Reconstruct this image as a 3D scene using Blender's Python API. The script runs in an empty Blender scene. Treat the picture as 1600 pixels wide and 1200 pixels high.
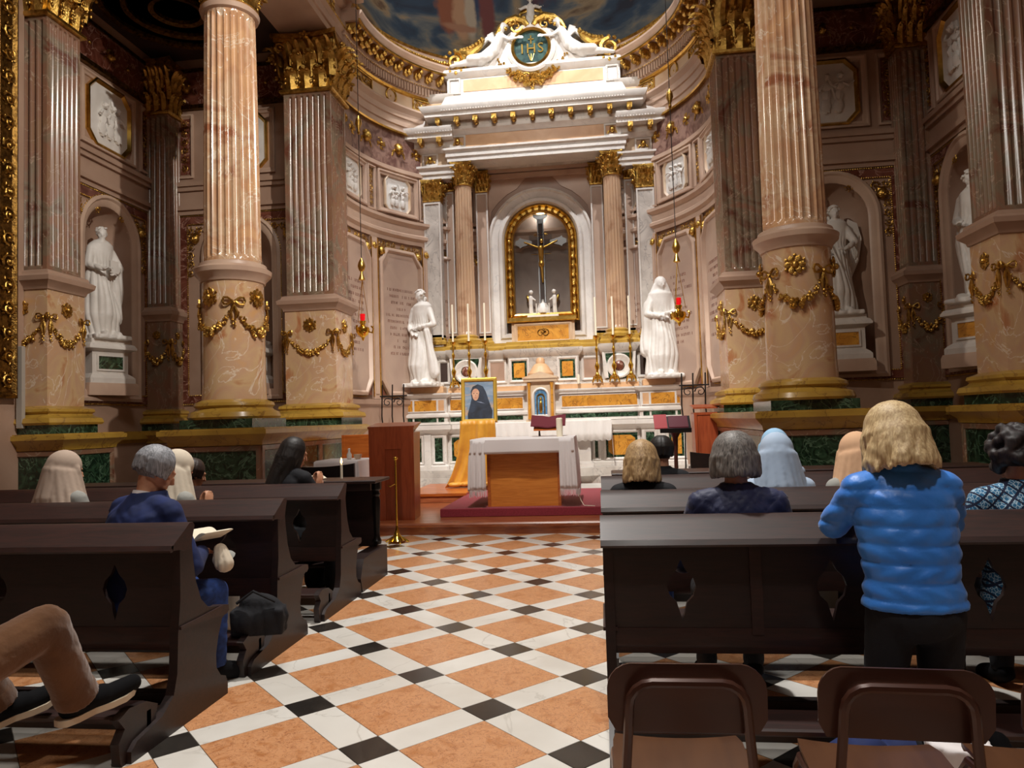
import bpy, bmesh, math, random
import numpy as np
from mathutils import Vector, Matrix, noise
PI = math.pi
S = bpy.context.scene
COL = S.collection

# ------------------------------------------------------------------ camera
FPX, YAW, PITCH, ROLL, CAMZ = 1127.1, .1232, .0493, .0317, 1.4157
_fw = Vector((-math.sin(YAW)*math.cos(PITCH), math.cos(YAW)*math.cos(PITCH), math.sin(PITCH)))
_r0 = Vector((math.cos(YAW), math.sin(YAW), 0)); _u0 = _r0.cross(_fw)
_r = _r0*math.cos(ROLL) - _u0*math.sin(ROLL); _u = _r0*math.sin(ROLL) + _u0*math.cos(ROLL)
cd = bpy.data.cameras.new('camera'); cam = bpy.data.objects.new('camera', cd); COL.objects.link(cam)
cd.sensor_width = 36; cd.lens = 36*FPX/1600; cd.clip_start = .05; cd.clip_end = 100
cam.matrix_world = Matrix(((_r.x, _u.x, -_fw.x, 0), (_r.y, _u.y, -_fw.y, 0), (_r.z, _u.z, -_fw.z, CAMZ), (0, 0, 0, 1)))
S.camera = cam

# ------------------------------------------------------------------ light
w = bpy.data.worlds.new('World'); S.world = w; w.use_nodes = True
w.node_tree.nodes['Background'].inputs[0].default_value = (.9, .72, .6, 1)
w.node_tree.nodes['Background'].inputs[1].default_value = .02
S.view_settings.view_transform = 'Standard'; S.view_settings.look = 'None'
S.view_settings.exposure = 0.0; S.view_settings.gamma = 1; S.view_settings.use_curve_mapping = False
def lamp(name, kind, loc, target, power, color=(1, .86, .7), size=.15, angle=60, blend=.4, sy=None):
    d = bpy.data.lights.new(name, kind); d.energy = power; d.color = color
    if kind == 'SPOT': d.spot_size = math.radians(angle); d.spot_blend = blend; d.shadow_soft_size = size
    elif kind == 'AREA':
        d.size = size
        if sy: d.shape = 'RECTANGLE'; d.size_y = sy
    else: d.shadow_soft_size = size
    o = bpy.data.objects.new(name, d); COL.objects.link(o); o.location = loc
    o.rotation_euler = (Vector(target)-Vector(loc)).to_track_quat('-Z', 'Y').to_euler()
    return o
lamp('altar_spot', 'SPOT', (1.2, 11.0, 12.3), (-1.4, 15.2, 4.2), 1450, (.97, .98, 1), .08, 62)
lamp('altar_spot', 'SPOT', (-3.6, 11.0, 12.3), (-1.0, 15.2, 4.2), 1450, (.97, .98, 1), .08, 62)
lamp('sanctuary_spot', 'SPOT', (-.9, 6.0, 9.5), (-1.0, 13.2, 1.2), 4200, (1, .96, .9), .12, 50, .8)
lamp('column_spot', 'SPOT', (1.7, 3.6, 8.6), (-6.8, 10.6, 4.2), 2600, (1, .93, .84), .06, 42, .5)
lamp('column_spot', 'SPOT', (-4.1, 3.6, 8.6), (4.2, 10.6, 2.6), 900, (1, .9, .78), .08, 44, .6)
lamp('dome_spot', 'SPOT', (-1.2, 9.5, 8.9), (-1.2, 14.6, 10.6), 480, (1, .93, .84), .5, 95, .8)
lamp('nave_fill', 'AREA', (-1.0, 3.2, 11.5), (-1.0, 3.6, 0), 330, (1, .95, .88), 2.5)  # added soft area fill over the nave, stands for no particular fixture
lamp('recess_lamp', 'POINT', (-1.2, 15.71, 5.88), (0, 0, 0), 7, (1, .95, .88), .1)
lamp('rear_fill', 'SPOT', (.6, -1.2, 9.5), (.2, 4.2, .4), 900, (1, .96, .9), .3, 46, .8)  # added from behind the camera to brighten the backs of the people
lamp('aisle_fill', 'SPOT', (-1.0, 6.6, 11.0), (-1.0, 4.8, 0), 3600, (1, .96, .91), .2, 52, .8)  # added overhead to brighten the aisle floor and the people in the pews

# ------------------------------------------------------------------ materials
def lin(h):
    h = h.lstrip('#'); o = []
    for i in (0, 2, 4):
        c = int(h[i:i+2], 16)/255; o.append(c/12.92 if c <= .04045 else ((c+.055)/1.055)**2.4)
    return (*o, 1)
def M(name, c, rough=.5, metal=0, c2=None, scale=3, detail=6, dist=.6, lo=.35, hi=.65, vein=None, vs=1.5, vw=.035,
      bump=0, bs=40, coat=0, spec=.5, sheen=0, trans=0, emit=0, stretch=(1, 1, 1), world=False):
    m = bpy.data.materials.new(name); m.use_nodes = True
    n = m.node_tree.nodes; l = m.node_tree.links; b = n['Principled BSDF']
    b.inputs['Base Color'].default_value = lin(c); b.inputs['Roughness'].default_value = rough
    b.inputs['Metallic'].default_value = metal; b.inputs['Specular IOR Level'].default_value = spec
    b.inputs['Coat Weight'].default_value = coat; b.inputs['Coat Roughness'].default_value = .15
    b.inputs['Sheen Weight'].default_value = sheen; b.inputs['Transmission Weight'].default_value = trans
    if emit: b.inputs['Emission Color'].default_value = lin(c); b.inputs['Emission Strength'].default_value = emit
    if c2 or vein or bump:
        tc = n.new('ShaderNodeTexCoord'); mp = n.new('ShaderNodeMapping'); l.new(n.new('ShaderNodeNewGeometry').outputs['Position'] if world else tc.outputs['Object'], mp.inputs[0])
        mp.inputs['Scale'].default_value = stretch
        out = None
        if c2:
            nz = n.new('ShaderNodeTexNoise'); nz.inputs['Scale'].default_value = scale; nz.inputs['Detail'].default_value = detail
            nz.inputs['Distortion'].default_value = dist; l.new(mp.outputs[0], nz.inputs['Vector'])
            cr = n.new('ShaderNodeValToRGB'); cr.color_ramp.elements[0].position = lo; cr.color_ramp.elements[1].position = hi
            cr.color_ramp.elements[0].color = lin(c); cr.color_ramp.elements[1].color = lin(c2 if isinstance(c2, str) else c2[0])
            if not isinstance(c2, str):
                for k, cc in enumerate(c2[1:]):
                    e = cr.color_ramp.elements.new(lo + (hi-lo)*(k+1)/len(c2)); e.color = lin(cc)
            l.new(nz.outputs['Fac'], cr.inputs[0]); out = cr.outputs[0]
        if vein:
            nv = n.new('ShaderNodeTexNoise'); nv.inputs['Scale'].default_value = vs; nv.inputs['Detail'].default_value = 8
            nv.inputs['Distortion'].default_value = 1.6; l.new(mp.outputs[0], nv.inputs['Vector'])
            vr = n.new('ShaderNodeValToRGB'); e = vr.color_ramp.elements
            e[0].position = .5-vw; e[0].color = (0, 0, 0, 1); e[1].position = .5; e[1].color = (1, 1, 1, 1)
            x = e.new(.5+vw); x.color = (0, 0, 0, 1)
            l.new(nv.outputs['Fac'], vr.inputs[0])
            mx = n.new('ShaderNodeMix'); mx.data_type = 'RGBA'; l.new(vr.outputs[0], mx.inputs[0])
            if out: l.new(out, mx.inputs[6])
            else: mx.inputs[6].default_value = lin(c)
            mx.inputs[7].default_value = lin(vein); out = mx.outputs[2]
        if out: l.new(out, b.inputs['Base Color'])
        if bump:
            nb = n.new('ShaderNodeTexNoise'); nb.inputs['Scale'].default_value = bs; nb.inputs['Detail'].default_value = 4
            l.new(mp.outputs[0], nb.inputs['Vector'])
            bp = n.new('ShaderNodeBump'); bp.inputs['Strength'].default_value = bump; bp.inputs['Distance'].default_value = .02
            l.new(nb.outputs['Fac'], bp.inputs['Height']); l.new(bp.outputs[0], b.inputs['Normal'])
    return m
plaster = M('dusty_pink_marble', '#B29480', .42, c2='#A2836F', scale=1.2)
plaster_lt = M('pale_pink_marble', '#CCB09A', .38, c2='#BA9C88', scale=1.5)
tabletm = M('tablet_marble', '#BFA592', .35, c2='#AE9484', scale=1.6)
breccia = M('salmon_breccia_marble', '#D2A67C', .22, c2=['#A56A4A', '#C29470', '#D0B08E'], scale=1.1, dist=1.4, lo=.36, hi=.66, vein='#E2D2BC', vs=1.6, vw=.01, coat=.3)
breccia_dk = M('brown_breccia_marble', '#8C6A50', .24, c2=['#6A4030', '#8A6450', '#80705C'], scale=1.3, dist=1.4, lo=.36, hi=.66, vein='#A8907A', vs=2.0, vw=.01, coat=.3)
altarcol = M('peach_marble', '#C8A482', .25, c2=['#AA8264', '#C4A284'], scale=1.6, dist=1.2, coat=.3)
drum = M('amber_breccia_marble', '#CFA270', .2, c2=['#B5764E', '#C8A282', '#CFAE84'], scale=1.7, dist=1.3, lo=.34, hi=.68, vein='#E4D2BC', vs=1.5, vw=.01, coat=.4)
redmarble = M('dark_red_marble', '#5A2C20', .25, c2='#7D4A3A', scale=4, dist=1.5, vein='#B08878', vs=3, vw=.02, coat=.3)
friezem = M('mottled_purple_marble', '#6B4A42', .35, c2='#9A7A6C', scale=5, dist=1.2, lo=.4, hi=.6)
yellow = M('giallo_siena_marble', '#BE9840', .28, c2='#A88236', scale=2.5, vein='#86602C', vs=1.7, vw=.012, coat=.3)
yellowp = M('honey_marble_inlay', '#DDA040', .3, c2='#C58430', scale=5, vein='#8E5A28', vs=4, vw=.02)
green = M('verde_marble', '#16281C', .16, c2='#35503A', scale=5, dist=2.5, lo=.42, hi=.66, vein='#5E7A62', vs=3.2, vw=.02, coat=.4)
white = M('white_marble', '#E6E0D8', .4, c2='#D4CCC4', scale=2, vein='#CFC9C4', vs=1.4, vw=.012)
greywhite = M('grey_white_marble', '#D8D0C6', .35, c2='#B4ABA2', scale=2.2, vein='#A49C96', vs=1.8, vw=.014)
creamm = M('cream_marble', '#DCC8AC', .4, c2='#D0AE8C', scale=2)
peach = M('peach_panel_marble', '#E2B98E', .4, c2='#D3A276', scale=2.5)
statuem = M('statuary_marble', '#E8E4DE', .5, c2='#DAD4CC', scale=3, bump=.06, bs=20)
gold = M('gilding', '#DDB562', .3, 1, c2='#9C7430', scale=14, lo=.35, hi=.7, bump=.35, bs=60)
goldflat = M('burnished_gold', '#DDB560', .28, 1, c2='#BA9040', scale=8)
brass = M('polished_brass', '#E8BC4C', .16, 1)
darkgold = M('aged_gilding', '#8E6C36', .36, 1, c2='#4C3418', scale=18, bump=.4, bs=50)
pew = M('dark_walnut', '#26120E', .5, c2='#180B09', scale=6, stretch=(1, 8, 8), coat=.12, dist=1)
pew2 = M('red_walnut', '#331812', .5, c2='#22100C', scale=6, stretch=(1, 8, 8), coat=.15, dist=1)
wood = M('orange_cherry_wood', '#C06A2C', .32, c2='#A8541F', scale=3, stretch=(1, 1, 9), coat=.2, dist=1)
woodt = M('honey_oak_board', '#D98A3A', .36, c2='#C6752A', scale=3, stretch=(1, 1, 11), dist=1.2)
wooddais = M('reddish_floorboards', '#B26A42', .3, c2='#8E4A2C', scale=3, stretch=(1.2, 9, 9), coat=.3)
lectw = M('red_cherry_wood', '#A24E2C', .34, c2='#8B3E22', scale=3, stretch=(9, 9, 1), coat=.2)
carpet = M('crimson_carpet', '#962C3C', .95, c2='#84222F', scale=60, sheen=.3, bump=.3, bs=300)
t_or = M('rosso_verona_tile', '#C68A5C', .34, c2=['#B47646', '#CC9468'], scale=9, dist=1.2, lo=.3, hi=.7, vein='#8E5636', vs=26, vw=.024, coat=.15, world=True)
t_wh = M('white_marble_tile', '#E2DFD8', .3, c2='#D0CBC2', scale=1.6, vein='#C4BFB6', vs=.9, vw=.008, coat=.15, world=True)
t_bk = M('black_marble_tile', '#23211F', .22, c2='#34302C', scale=6, coat=.15, world=True)
grout = M('grout', '#6A5F54', .9)
clothw = M('white_linen', '#E6E0E0', .85, sheen=.2, bump=.05, bs=200)
lace = M('white_lace', '#EDE8E2', .85, bump=.5, bs=90)
ycloth = M('yellow_satin', '#DFA336', .45, c2='#C98A24', scale=3, sheen=.3)
candlem = M('ivory_wax', '#F4EAD2', .5)
skin = M('skin', '#C99474', .5, c2='#B97F62', scale=20)
black = M('black_cloth', '#0D0D12', .85, bump=.1, bs=90)
blackm = M('black_metal', '#120E0E', .35, .3)
ironm = M('wrought_iron', '#2A2320', .5, .6)
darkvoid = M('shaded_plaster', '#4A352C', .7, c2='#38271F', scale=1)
screen = M('niche_backdrop', '#B4A498', .6, c2='#8E7E76', scale=1.2)
redglass = M('red_glass', '#C01018', .15, emit=.6)
paper = M('paper', '#E8DFC8', .8)
flame = M('candle_flame', '#FFC870', .5, emit=12)
chairp = M('brown_lacquer_metal', '#44261C', .34, .25, coat=.3)
chairs_ = M('brown_plywood_seat', '#5C3A22', .38, coat=.2, c2='#4C2E1A', scale=2, stretch=(6, 1, 1))

# ------------------------------------------------------------------ mesh helpers
def tag(o, label, cat=None, group=None, kind=None):
    if label: o['label'] = label
    if cat: o['category'] = cat
    if group: o['group'] = group
    if kind: o['kind'] = kind
    return o
def empty(name, loc=(0, 0, 0), rz=0, label=None, cat=None, group=None, kind=None):
    o = bpy.data.objects.new(name, None); COL.objects.link(o); o.location = loc; o.rotation_euler = (0, 0, rz)
    o.empty_display_size = .1
    return tag(o, label, cat, group, kind)
def finish(name, me, mat, parent=None, loc=None, rz=0, label=None, cat=None, group=None, kind=None):
    if mat and not me.materials: me.materials.append(mat)
    o = bpy.data.objects.new(name, me); COL.objects.link(o)
    if parent: o.parent = parent
    if loc: o.location = loc
    if rz: o.rotation_euler = (0, 0, rz)
    return tag(o, label, cat, group, kind)
def mesh(bm, name, ang=35, smooth=True, recalc=True):
    if recalc: bmesh.ops.recalc_face_normals(bm, faces=bm.faces)
    me = bpy.data.meshes.new(name); bm.to_mesh(me); bm.free()
    if smooth and len(me.polygons):
        me.polygons.foreach_set('use_smooth', [True]*len(me.polygons))
        me.set_sharp_from_angle(angle=math.radians(ang))
    return me
def obj(name, bm, mat, parent=None, **k):
    ang = k.pop('ang', 35); rec = k.pop('recalc', True)
    return finish(name, mesh(bm, name, ang, recalc=rec), mat, parent, **k)
B = bmesh.new
ID = lambda u, z, d: Vector((u, z, d))
def box(bm, x0, x1, y0, y1, z0, z1):
    v = [bm.verts.new(p) for p in ((x0,y0,z0),(x1,y0,z0),(x1,y1,z0),(x0,y1,z0),(x0,y0,z1),(x1,y0,z1),(x1,y1,z1),(x0,y1,z1))]
    for f in ((0,3,2,1),(4,5,6,7),(0,1,5,4),(1,2,6,5),(2,3,7,6),(3,0,4,7)): bm.faces.new([v[i] for i in f])
    return bm
def cbox(bm, x0, x1, y0, y1, z0, z1, c=.01):   # box with chamfered vertical profile
    r = lambda e, z: [bm.verts.new(p) for p in ((x0+e,y0+e,z),(x1-e,y0+e,z),(x1-e,y1-e,z),(x0+e,y1-e,z))]
    rings = [r(c, z0), r(0, z0+c), r(0, z1-c), r(c, z1)]
    bm.faces.new(rings[0][::-1]); bm.faces.new(rings[3])
    for a, b in zip(rings, rings[1:]):
        for i in range(4): bm.faces.new((a[i], a[(i+1) % 4], b[(i+1) % 4], b[i]))
    return bm
def loft(bm, rings, cap=True, closed=True):
    vs = [[bm.verts.new(p) for p in r] for r in rings]; n = len(vs[0])
    for a, b in zip(vs, vs[1:]):
        for i in range(n if closed else n-1):
            bm.faces.new((a[i], a[(i+1) % n], b[(i+1) % n], b[i]))
    if cap and closed: bm.faces.new(vs[0][::-1]); bm.faces.new(vs[-1])
    return bm
def lathe(bm, prof, n=24, c=(0, 0, 0), ax=None):
    mt = Matrix.Identity(3) if ax is None else Vector((0, 0, 1)).rotation_difference(Vector(ax)).to_matrix()
    c = Vector(c)
    return loft(bm, [[c + mt @ Vector((r*math.cos(2*PI*i/n), r*math.sin(2*PI*i/n), z)) for i in range(n)] for r, z in prof])
def tube(bm, pts, r, n=6, cap=True):
    pts = [Vector(p) for p in pts]; R_ = []
    rr = r if isinstance(r, (list, tuple)) else [r]*len(pts)
    up = None
    for i, p in enumerate(pts):
        t = (pts[min(i+1, len(pts)-1)]-pts[max(i-1, 0)])
        if t.length < 1e-9: t = Vector((0, 0, 1))
        t.normalize()
        if up is None: up = t.orthogonal().normalized()
        else:
            up = up - t*up.dot(t)
            up = up.normalized() if up.length > 1e-6 else t.orthogonal().normalized()
        s = t.cross(up)
        R_.append([p + (up*math.cos(2*PI*k/n) + s*math.sin(2*PI*k/n))*rr[i] for k in range(n)])
    return loft(bm, R_, cap)
_ico = {}
def blob(bm, c, s, rot=None, sub=1):
    if sub not in _ico:
        b = B(); bmesh.ops.create_icosphere(b, subdivisions=sub, radius=1)
        b.verts.index_update(); _ico[sub] = ([v.co.copy() for v in b.verts], [[v.index for v in f.verts] for f in b.faces]); b.free()
    vs, fs = _ico[sub]
    if not isinstance(s, (tuple, list, Vector)): s = (s, s, s)
    c = Vector(c)
    nv = []
    for v in vs:
        p = Vector((v.x*s[0], v.y*s[1], v.z*s[2]))
        if rot: p = rot @ p
        nv.append(bm.verts.new(c+p))
    for f in fs: bm.faces.new([nv[i] for i in f])
    return bm
def caps(bm, p0, p1, r0, r1, sub=2):
    p0 = Vector(p0); p1 = Vector(p1)
    tube(bm, [p0, p1], [r0, r1], 14); blob(bm, p0, r0, sub=sub); blob(bm, p1, r1, sub=sub)
def sweep(bm, path, prof, closed=False):
    """profile [(offset to the right of travel, z)] along plan path [(x,y)]"""
    n = len(path); P = [Vector(p) for p in path]; rings = []
    for i in range(n):
        a = P[(i-1) % n] if (closed or i > 0) else None; b = P[(i+1) % n] if (closed or i < n-1) else None
        def nr(p, q): d = (q-p).normalized(); return Vector((d.y, -d.x))
        if a is None: m = nr(P[i], b); k = 1
        elif b is None: m = nr(a, P[i]); k = 1
        else:
            n1, n2 = nr(a, P[i]), nr(P[i], b); m = (n1+n2)
            m = m.normalized() if m.length > 1e-5 else n1
            k = 1/max(.3, m.dot(n1))
        rings.append([Vector((P[i].x+m.x*o*k, P[i].y+m.y*o*k, z)) for o, z in prof])
    if closed: rings.append(rings[0])
    return loft(bm, rings, cap=not closed)
# wall mappings F(u, z, depth towards the viewer)
def flatF(ox, oy, ang):     # ang: direction of +u in plan; depth towards the right of +u
    du = Vector((math.cos(ang), math.sin(ang), 0)); dn = Vector((du.y, -du.x, 0)); o = Vector((ox, oy, 0))
    return lambda u, z, d: o + du*u + dn*d + Vector((0, 0, z))
AX, AY, AR = -1.22, 12.5, 3.4
def cylF(cx, cy, R, th0, inward=True):  # th measured from +Y towards +X ; u = arc length
    s = 1 if inward else -1
    def F(u, z, d):
        th = th0 + u/R; r = R - d*s
        return Vector((cx + r*math.sin(th), cy + r*math.cos(th), z))
    return F
def colF(cx, cy, R):        # outside of a column, u=0 faces -Y
    def F(u, z, d):
        th = u/R; r = R+d
        return Vector((cx + r*math.sin(th), cy - r*math.cos(th), z))
    return F
def frot(F, u, z, d=0):
    e = 1e-3; p = F(u, z, d)
    a = (F(u+e, z, d)-p)/e; b = (F(u, z+e, d)-p)/e; c = (F(u, z, d+e)-p)/e
    return Matrix((a.normalized(), b.normalized(), c.normalized())).transposed()
def fbox(bm, F, u0, u1, z0, z1, d0, d1, n=1):
    R_ = []
    for i in range(n+1):
        u = u0+(u1-u0)*i/n
        R_.append([F(u, z0, d0), F(u, z0, d1), F(u, z1, d1), F(u, z1, d0)])
    return loft(bm, R_)
def fplate(bm, F, poly, d0, d1):
    a = [F(u, z, d1) for u, z in poly]; b = [F(u, z, d0) for u, z in poly]
    return loft(bm, [b, a])
def inset(poly, w):
    n = len(poly); out = []
    A = sum(poly[i][0]*poly[(i+1) % n][1]-poly[(i+1) % n][0]*poly[i][1] for i in range(n)); s = 1 if A > 0 else -1
    for i in range(n):
        p0 = Vector(poly[i-1]); p = Vector(poly[i]); p1 = Vector(poly[(i+1) % n])
        d0 = (p-p0).normalized(); d1 = (p1-p).normalized()
        n0 = Vector((-d0.y, d0.x))*s; n1 = Vector((-d1.y, d1.x))*s; m = n0+n1
        m = m.normalized() if m.length > 1e-5 else n0
        out.append(tuple(p + m*(w/max(.35, m.dot(n0)))))
    return out
def fmould(bm, F, poly, prof):      # frame moulding: prof [(inset, depth)]
    R_ = [[F(u, z, d) for u, z in inset(poly, w)] for w, d in prof]
    return loft(bm, R_, cap=False)
def rect(u0, u1, z0, z1): return [(u0, z0), (u1, z0), (u1, z1), (u0, z1)]
def octa(cu, cz, ru, rz, c=.3):
    a, b = ru*(1-2*c*.5-c*.1), rz*(1-2*c*.5-c*.1)
    return [(cu-a, cz-rz), (cu+a, cz-rz), (cu+ru, cz-b), (cu+ru, cz+b), (cu+a, cz+rz), (cu-a, cz+rz), (cu-ru, cz+b), (cu-ru, cz-b)]
def archp(u0, u1, z0, zs, n=16):
    r = (u1-u0)/2; c = (u0+u1)/2
    return [(u0, z0), (u1, z0)] + [(c+r*math.cos(PI*i/n), zs+r*math.sin(PI*i/n)) for i in range(n+1)]
def wall_hole(bm, F, u0, u1, z0, z1, a0, a1, az0, zs, d=0, n=16):  # flat wall with arched opening
    q = lambda *p: bm.faces.new([bm.verts.new(F(u, z, d)) for u, z in p])
    q((u0, z0), (a0, z0), (a0, z1), (u0, z1)); q((a1, z0), (u1, z0), (u1, z1), (a1, z1)); q((a0, z0), (a1, z0), (a1, az0), (a0, az0))
    r = (a1-a0)/2; c = (a0+a1)/2
    for i in range(n):
        t0 = PI*i/n; t1 = PI*(i+1)/n
        p0 = (c+r*math.cos(t0), zs+r*math.sin(t0)); p1 = (c+r*math.cos(t1), zs+r*math.sin(t1))
        q(p1, p0, (p0[0], z1), (p1[0], z1))
def niche(bm, F, a0, a1, z0, zs, depth=.4, n=16):
    r = (a1-a0)/2; c = (a0+a1)/2
    for j in range(n):
        t0 = PI*j/n; t1 = PI*(j+1)/n
        P = lambda t, z: F(c+r*math.cos(t), z, -depth*math.sin(t))
        bm.faces.new([bm.verts.new(p) for p in (P(t0, z0), P(t1, z0), P(t1, zs), P(t0, zs))])
        for k in range(6):
            f0 = PI/2*k/6; f1 = PI/2*(k+1)/6
            Q = lambda t, f: F(c+r*math.cos(t)*math.cos(f), zs+r*math.sin(f), -depth*math.sin(t)*math.cos(f))
            vs = [Q(t0, f0), Q(t1, f0), Q(t1, f1), Q(t0, f1)] if k < 5 else [Q(t0, f0), Q(t1, f0), Q(t0, f1)]
            bm.faces.new([bm.verts.new(p) for p in vs])
    fplate(bm, F, [(c+r*math.cos(PI*j/n), 0) for j in range(n+1)], 0, 0) if False else None
    vs = [bm.verts.new(F(c+r*math.cos(PI*j/n), z0, -depth*math.sin(PI*j/n))) for j in range(n+1)]
    bm.faces.new(vs)
    bmesh.ops.remove_doubles(bm, verts=bm.verts, dist=1e-4)
    return bm
def spiral(bm, F, cu, cz, r, turns=1.6, hand=1, a0=0, d=.02, t=None, n=14):
    t = t or r*.16; pts = []; rr = []
    for i in range(n+1):
        f = i/n; a = a0 + hand*2*PI*turns*f; q = r*(1-.82*f)
        pts.append(F(cu+q*math.cos(a), cz+q*math.sin(a), d+r*.15*f)); rr.append(t*(1-.45*f))
    tube(bm, pts, rr, 5)
def foliage(bm, F, u0, u1, z0, z1, d=.02, seed=0, flower=True):
    """scrolling gilt leafwork filling a rectangle"""
    rnd = random.Random(seed); W, H = u1-u0, z1-z0; vert = H > W
    L_, s = (H, W) if vert else (W, H); n = max(1, round(L_/s)); st = L_/n; r = s*.42
    for i in range(n):
        a = st*(i+.5); cu, cz = ((u0+u1)/2, z0+a) if vert else (u0+a, (z0+z1)/2)
        h = 1 if i % 2 else -1
        spiral(bm, F, cu, cz, r, 1.4, h, rnd.random()*6, d, r*.17, 11)
        if flower: blob(bm, F(cu, cz, d+.01), (r*.28,)*3)
        for k in range(7):
            t = 2*PI*k/7 + rnd.random(); q = r*(.85+.25*rnd.random())
            pu = min(max(cu+q*math.cos(t), u0+.05*s), u1-.05*s); pz = min(max(cz+q*math.sin(t), z0+.05*s), z1-.05*s)
            blob(bm, F(pu, pz, d), (r*.3, r*.13, r*.14), frot(F, pu, pz) @ Matrix.Rotation(t+.6*h, 3, 'Z'))
    return bm
def face_boss(bm, F, cu, cz, r, wings=True):    # gilt cherub mask
    m = frot(F, cu, cz)
    blob(bm, F(cu, cz, r*.35), (r*.62, r*.75, r*.6), m, 2)
    blob(bm, F(cu, cz+r*.45, r*.3), (r*.72, r*.5, r*.5), m, 1)
    blob(bm, F(cu, cz-r*.08, r*.95), (r*.1, r*.2, r*.12), m)
    for s in (-1, 1):
        blob(bm, F(cu+s*r*.28, cz-r*.25, r*.75), (r*.2, r*.2, r*.2), m)
        if wings:
            for k in range(3): blob(bm, F(cu+s*r*(.75+.12*k), cz-r*(.25+.25*k), r*.15), (r*.5, r*.16, r*.12), m @ Matrix.Rotation(-s*(.5+.3*k), 3, 'Z'))
    return bm
def rosette(bm, F, cu, cz, r, n=6):
    m = frot(F, cu, cz)
    for k in range(n):
        t = 2*PI*k/n
        blob(bm, F(cu+.6*r*math.cos(t), cz+.6*r*math.sin(t), r*.16), (r*.42, r*.34, r*.16), m @ Matrix.Rotation(t, 3, 'Z'))
        blob(bm, F(cu+.9*r*math.cos(t+.5), cz+.9*r*math.sin(t+.5), r*.1), (r*.2, r*.2, r*.12), m @ Matrix.Rotation(t, 3, 'Z'))
    blob(bm, F(cu, cz, r*.3), (r*.34, r*.34, r*.3), m, 2)
    return bm
def garland(bm, F, ua, ub, zt, drop, t=.05, seed=1):
    rnd = random.Random(seed); n = int(abs(ub-ua)*1.35/(t*.62))
    for i in range(n+1):
        f = i/n; u = ua+(ub-ua)*f; z = zt-drop*(1-(2*f-1)**2)
        s = t*(.55+.75*math.sin(PI*f))
        for k in range(3):
            du, dz = rnd.uniform(-.6, .6)*s, rnd.uniform(-.75, .75)*s
            blob(bm, F(u+du, z+dz, s*.45), (s*rnd.uniform(.35, .65), s*rnd.uniform(.3, .5), s*.5), frot(F, u, z) @ Matrix.Rotation(rnd.random()*6, 3, 'Z'))
    return bm
def ribbon(bm, F, u, z, s, tail=1.8):
    for h in (-1, 1):
        pts = [F(u+h*s*(.1+.9*math.sin(PI*k/6)), z+s*(.1+.5*math.sin(2*PI*k/6)*.8)+s*.25, .02+.02*math.sin(PI*k/6)) for k in range(7)]
        tube(bm, pts, s*.13, 5)
        tube(bm, [F(u, z, .02), F(u+h*s*.28, z-s*tail*.5, .03), F(u+h*s*.12, z-s*tail, .02)], [s*.14, s*.18, s*.08], 5)
    blob(bm, F(u, z+s*.2, .03), s*.24)
    for k in range(4): blob(bm, F(u+(k % 2-.5)*s*.2, z-s*tail*(1+.12*k), .03), s*.16)
    return bm
# voxel fusion of overlapping closed shapes into one continuous surface
def fuse(bm, vox, it=3, disp=None, dec=None):
    me = bpy.data.meshes.new('t'); bm.to_mesh(me); bm.free()
    o = bpy.data.objects.new('t', me); COL.objects.link(o)
    r = o.modifiers.new('r', 'REMESH'); r.mode = 'VOXEL'; r.voxel_size = vox
    if it: s = o.modifiers.new('s', 'SMOOTH'); s.iterations = it; s.factor = .5
    dg = bpy.context.evaluated_depsgraph_get(); dg.update()
    m2 = bpy.data.meshes.new_from_object(o.evaluated_get(dg), depsgraph=dg)
    bpy.data.objects.remove(o); bpy.data.meshes.remove(me)
    if disp:
        n = len(m2.vertices); co = np.empty(n*3); m2.vertices.foreach_get('co', co); co = co.reshape(-1, 3)
        no = np.empty(n*3); m2.vertices.foreach_get('normal', no); no = no.reshape(-1, 3)
        co = co + no*disp(co, no)[:, None]
        m2.vertices.foreach_set('co', co.ravel()); m2.update()
    m2.materials.clear()
    m2.polygons.foreach_set('use_smooth', [True]*len(m2.polygons))
    return m2

# ================================================================== SETTING
def struct(name, bm, mat, **k): return obj(name, bm, mat, kind='structure', **k)
# floor of lozenge tiles
L = .65; OX, OY = 3.0561*L, -4.7854*L
fl = struct('floor', box(B(), -9, 6.2, -2.5, 16.5, -.06, -.006), grout)
BW = .193/2; G = .0015
def tmesh(name, hx, hy, mat):
    b = B(); rz = Matrix.Rotation(PI/4, 3, 'Z')
    vs = [[b.verts.new(rz @ Vector((x, y, z))) for x, y in ((-a, -c), (a, -c), (a, c), (-a, c))] for a, c, z in ((hx-G, hy-G, -.02), (hx-G, hy-G, -.0012), (hx-G-.001, hy-G-.001, 0))]
    for p, q in zip(vs, vs[1:]):
        for i in range(4): b.faces.new((p[i], p[(i+1) % 4], q[(i+1) % 4], q[i]))
    b.faces.new(vs[-1])
    me = mesh(b, name, smooth=False); me.materials.append(mat); return me
HW = L/2-BW
TM = {'o': tmesh('tile', HW, HW, t_or), 'a': tmesh('tile', HW, BW, t_wh), 'b': tmesh('tile', BW, HW, t_wh), 'k': tmesh('tile', BW, BW, t_bk)}
rest = {k: B() for k in 'owk'}
r2 = math.sqrt(2)
cnt = 0
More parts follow.
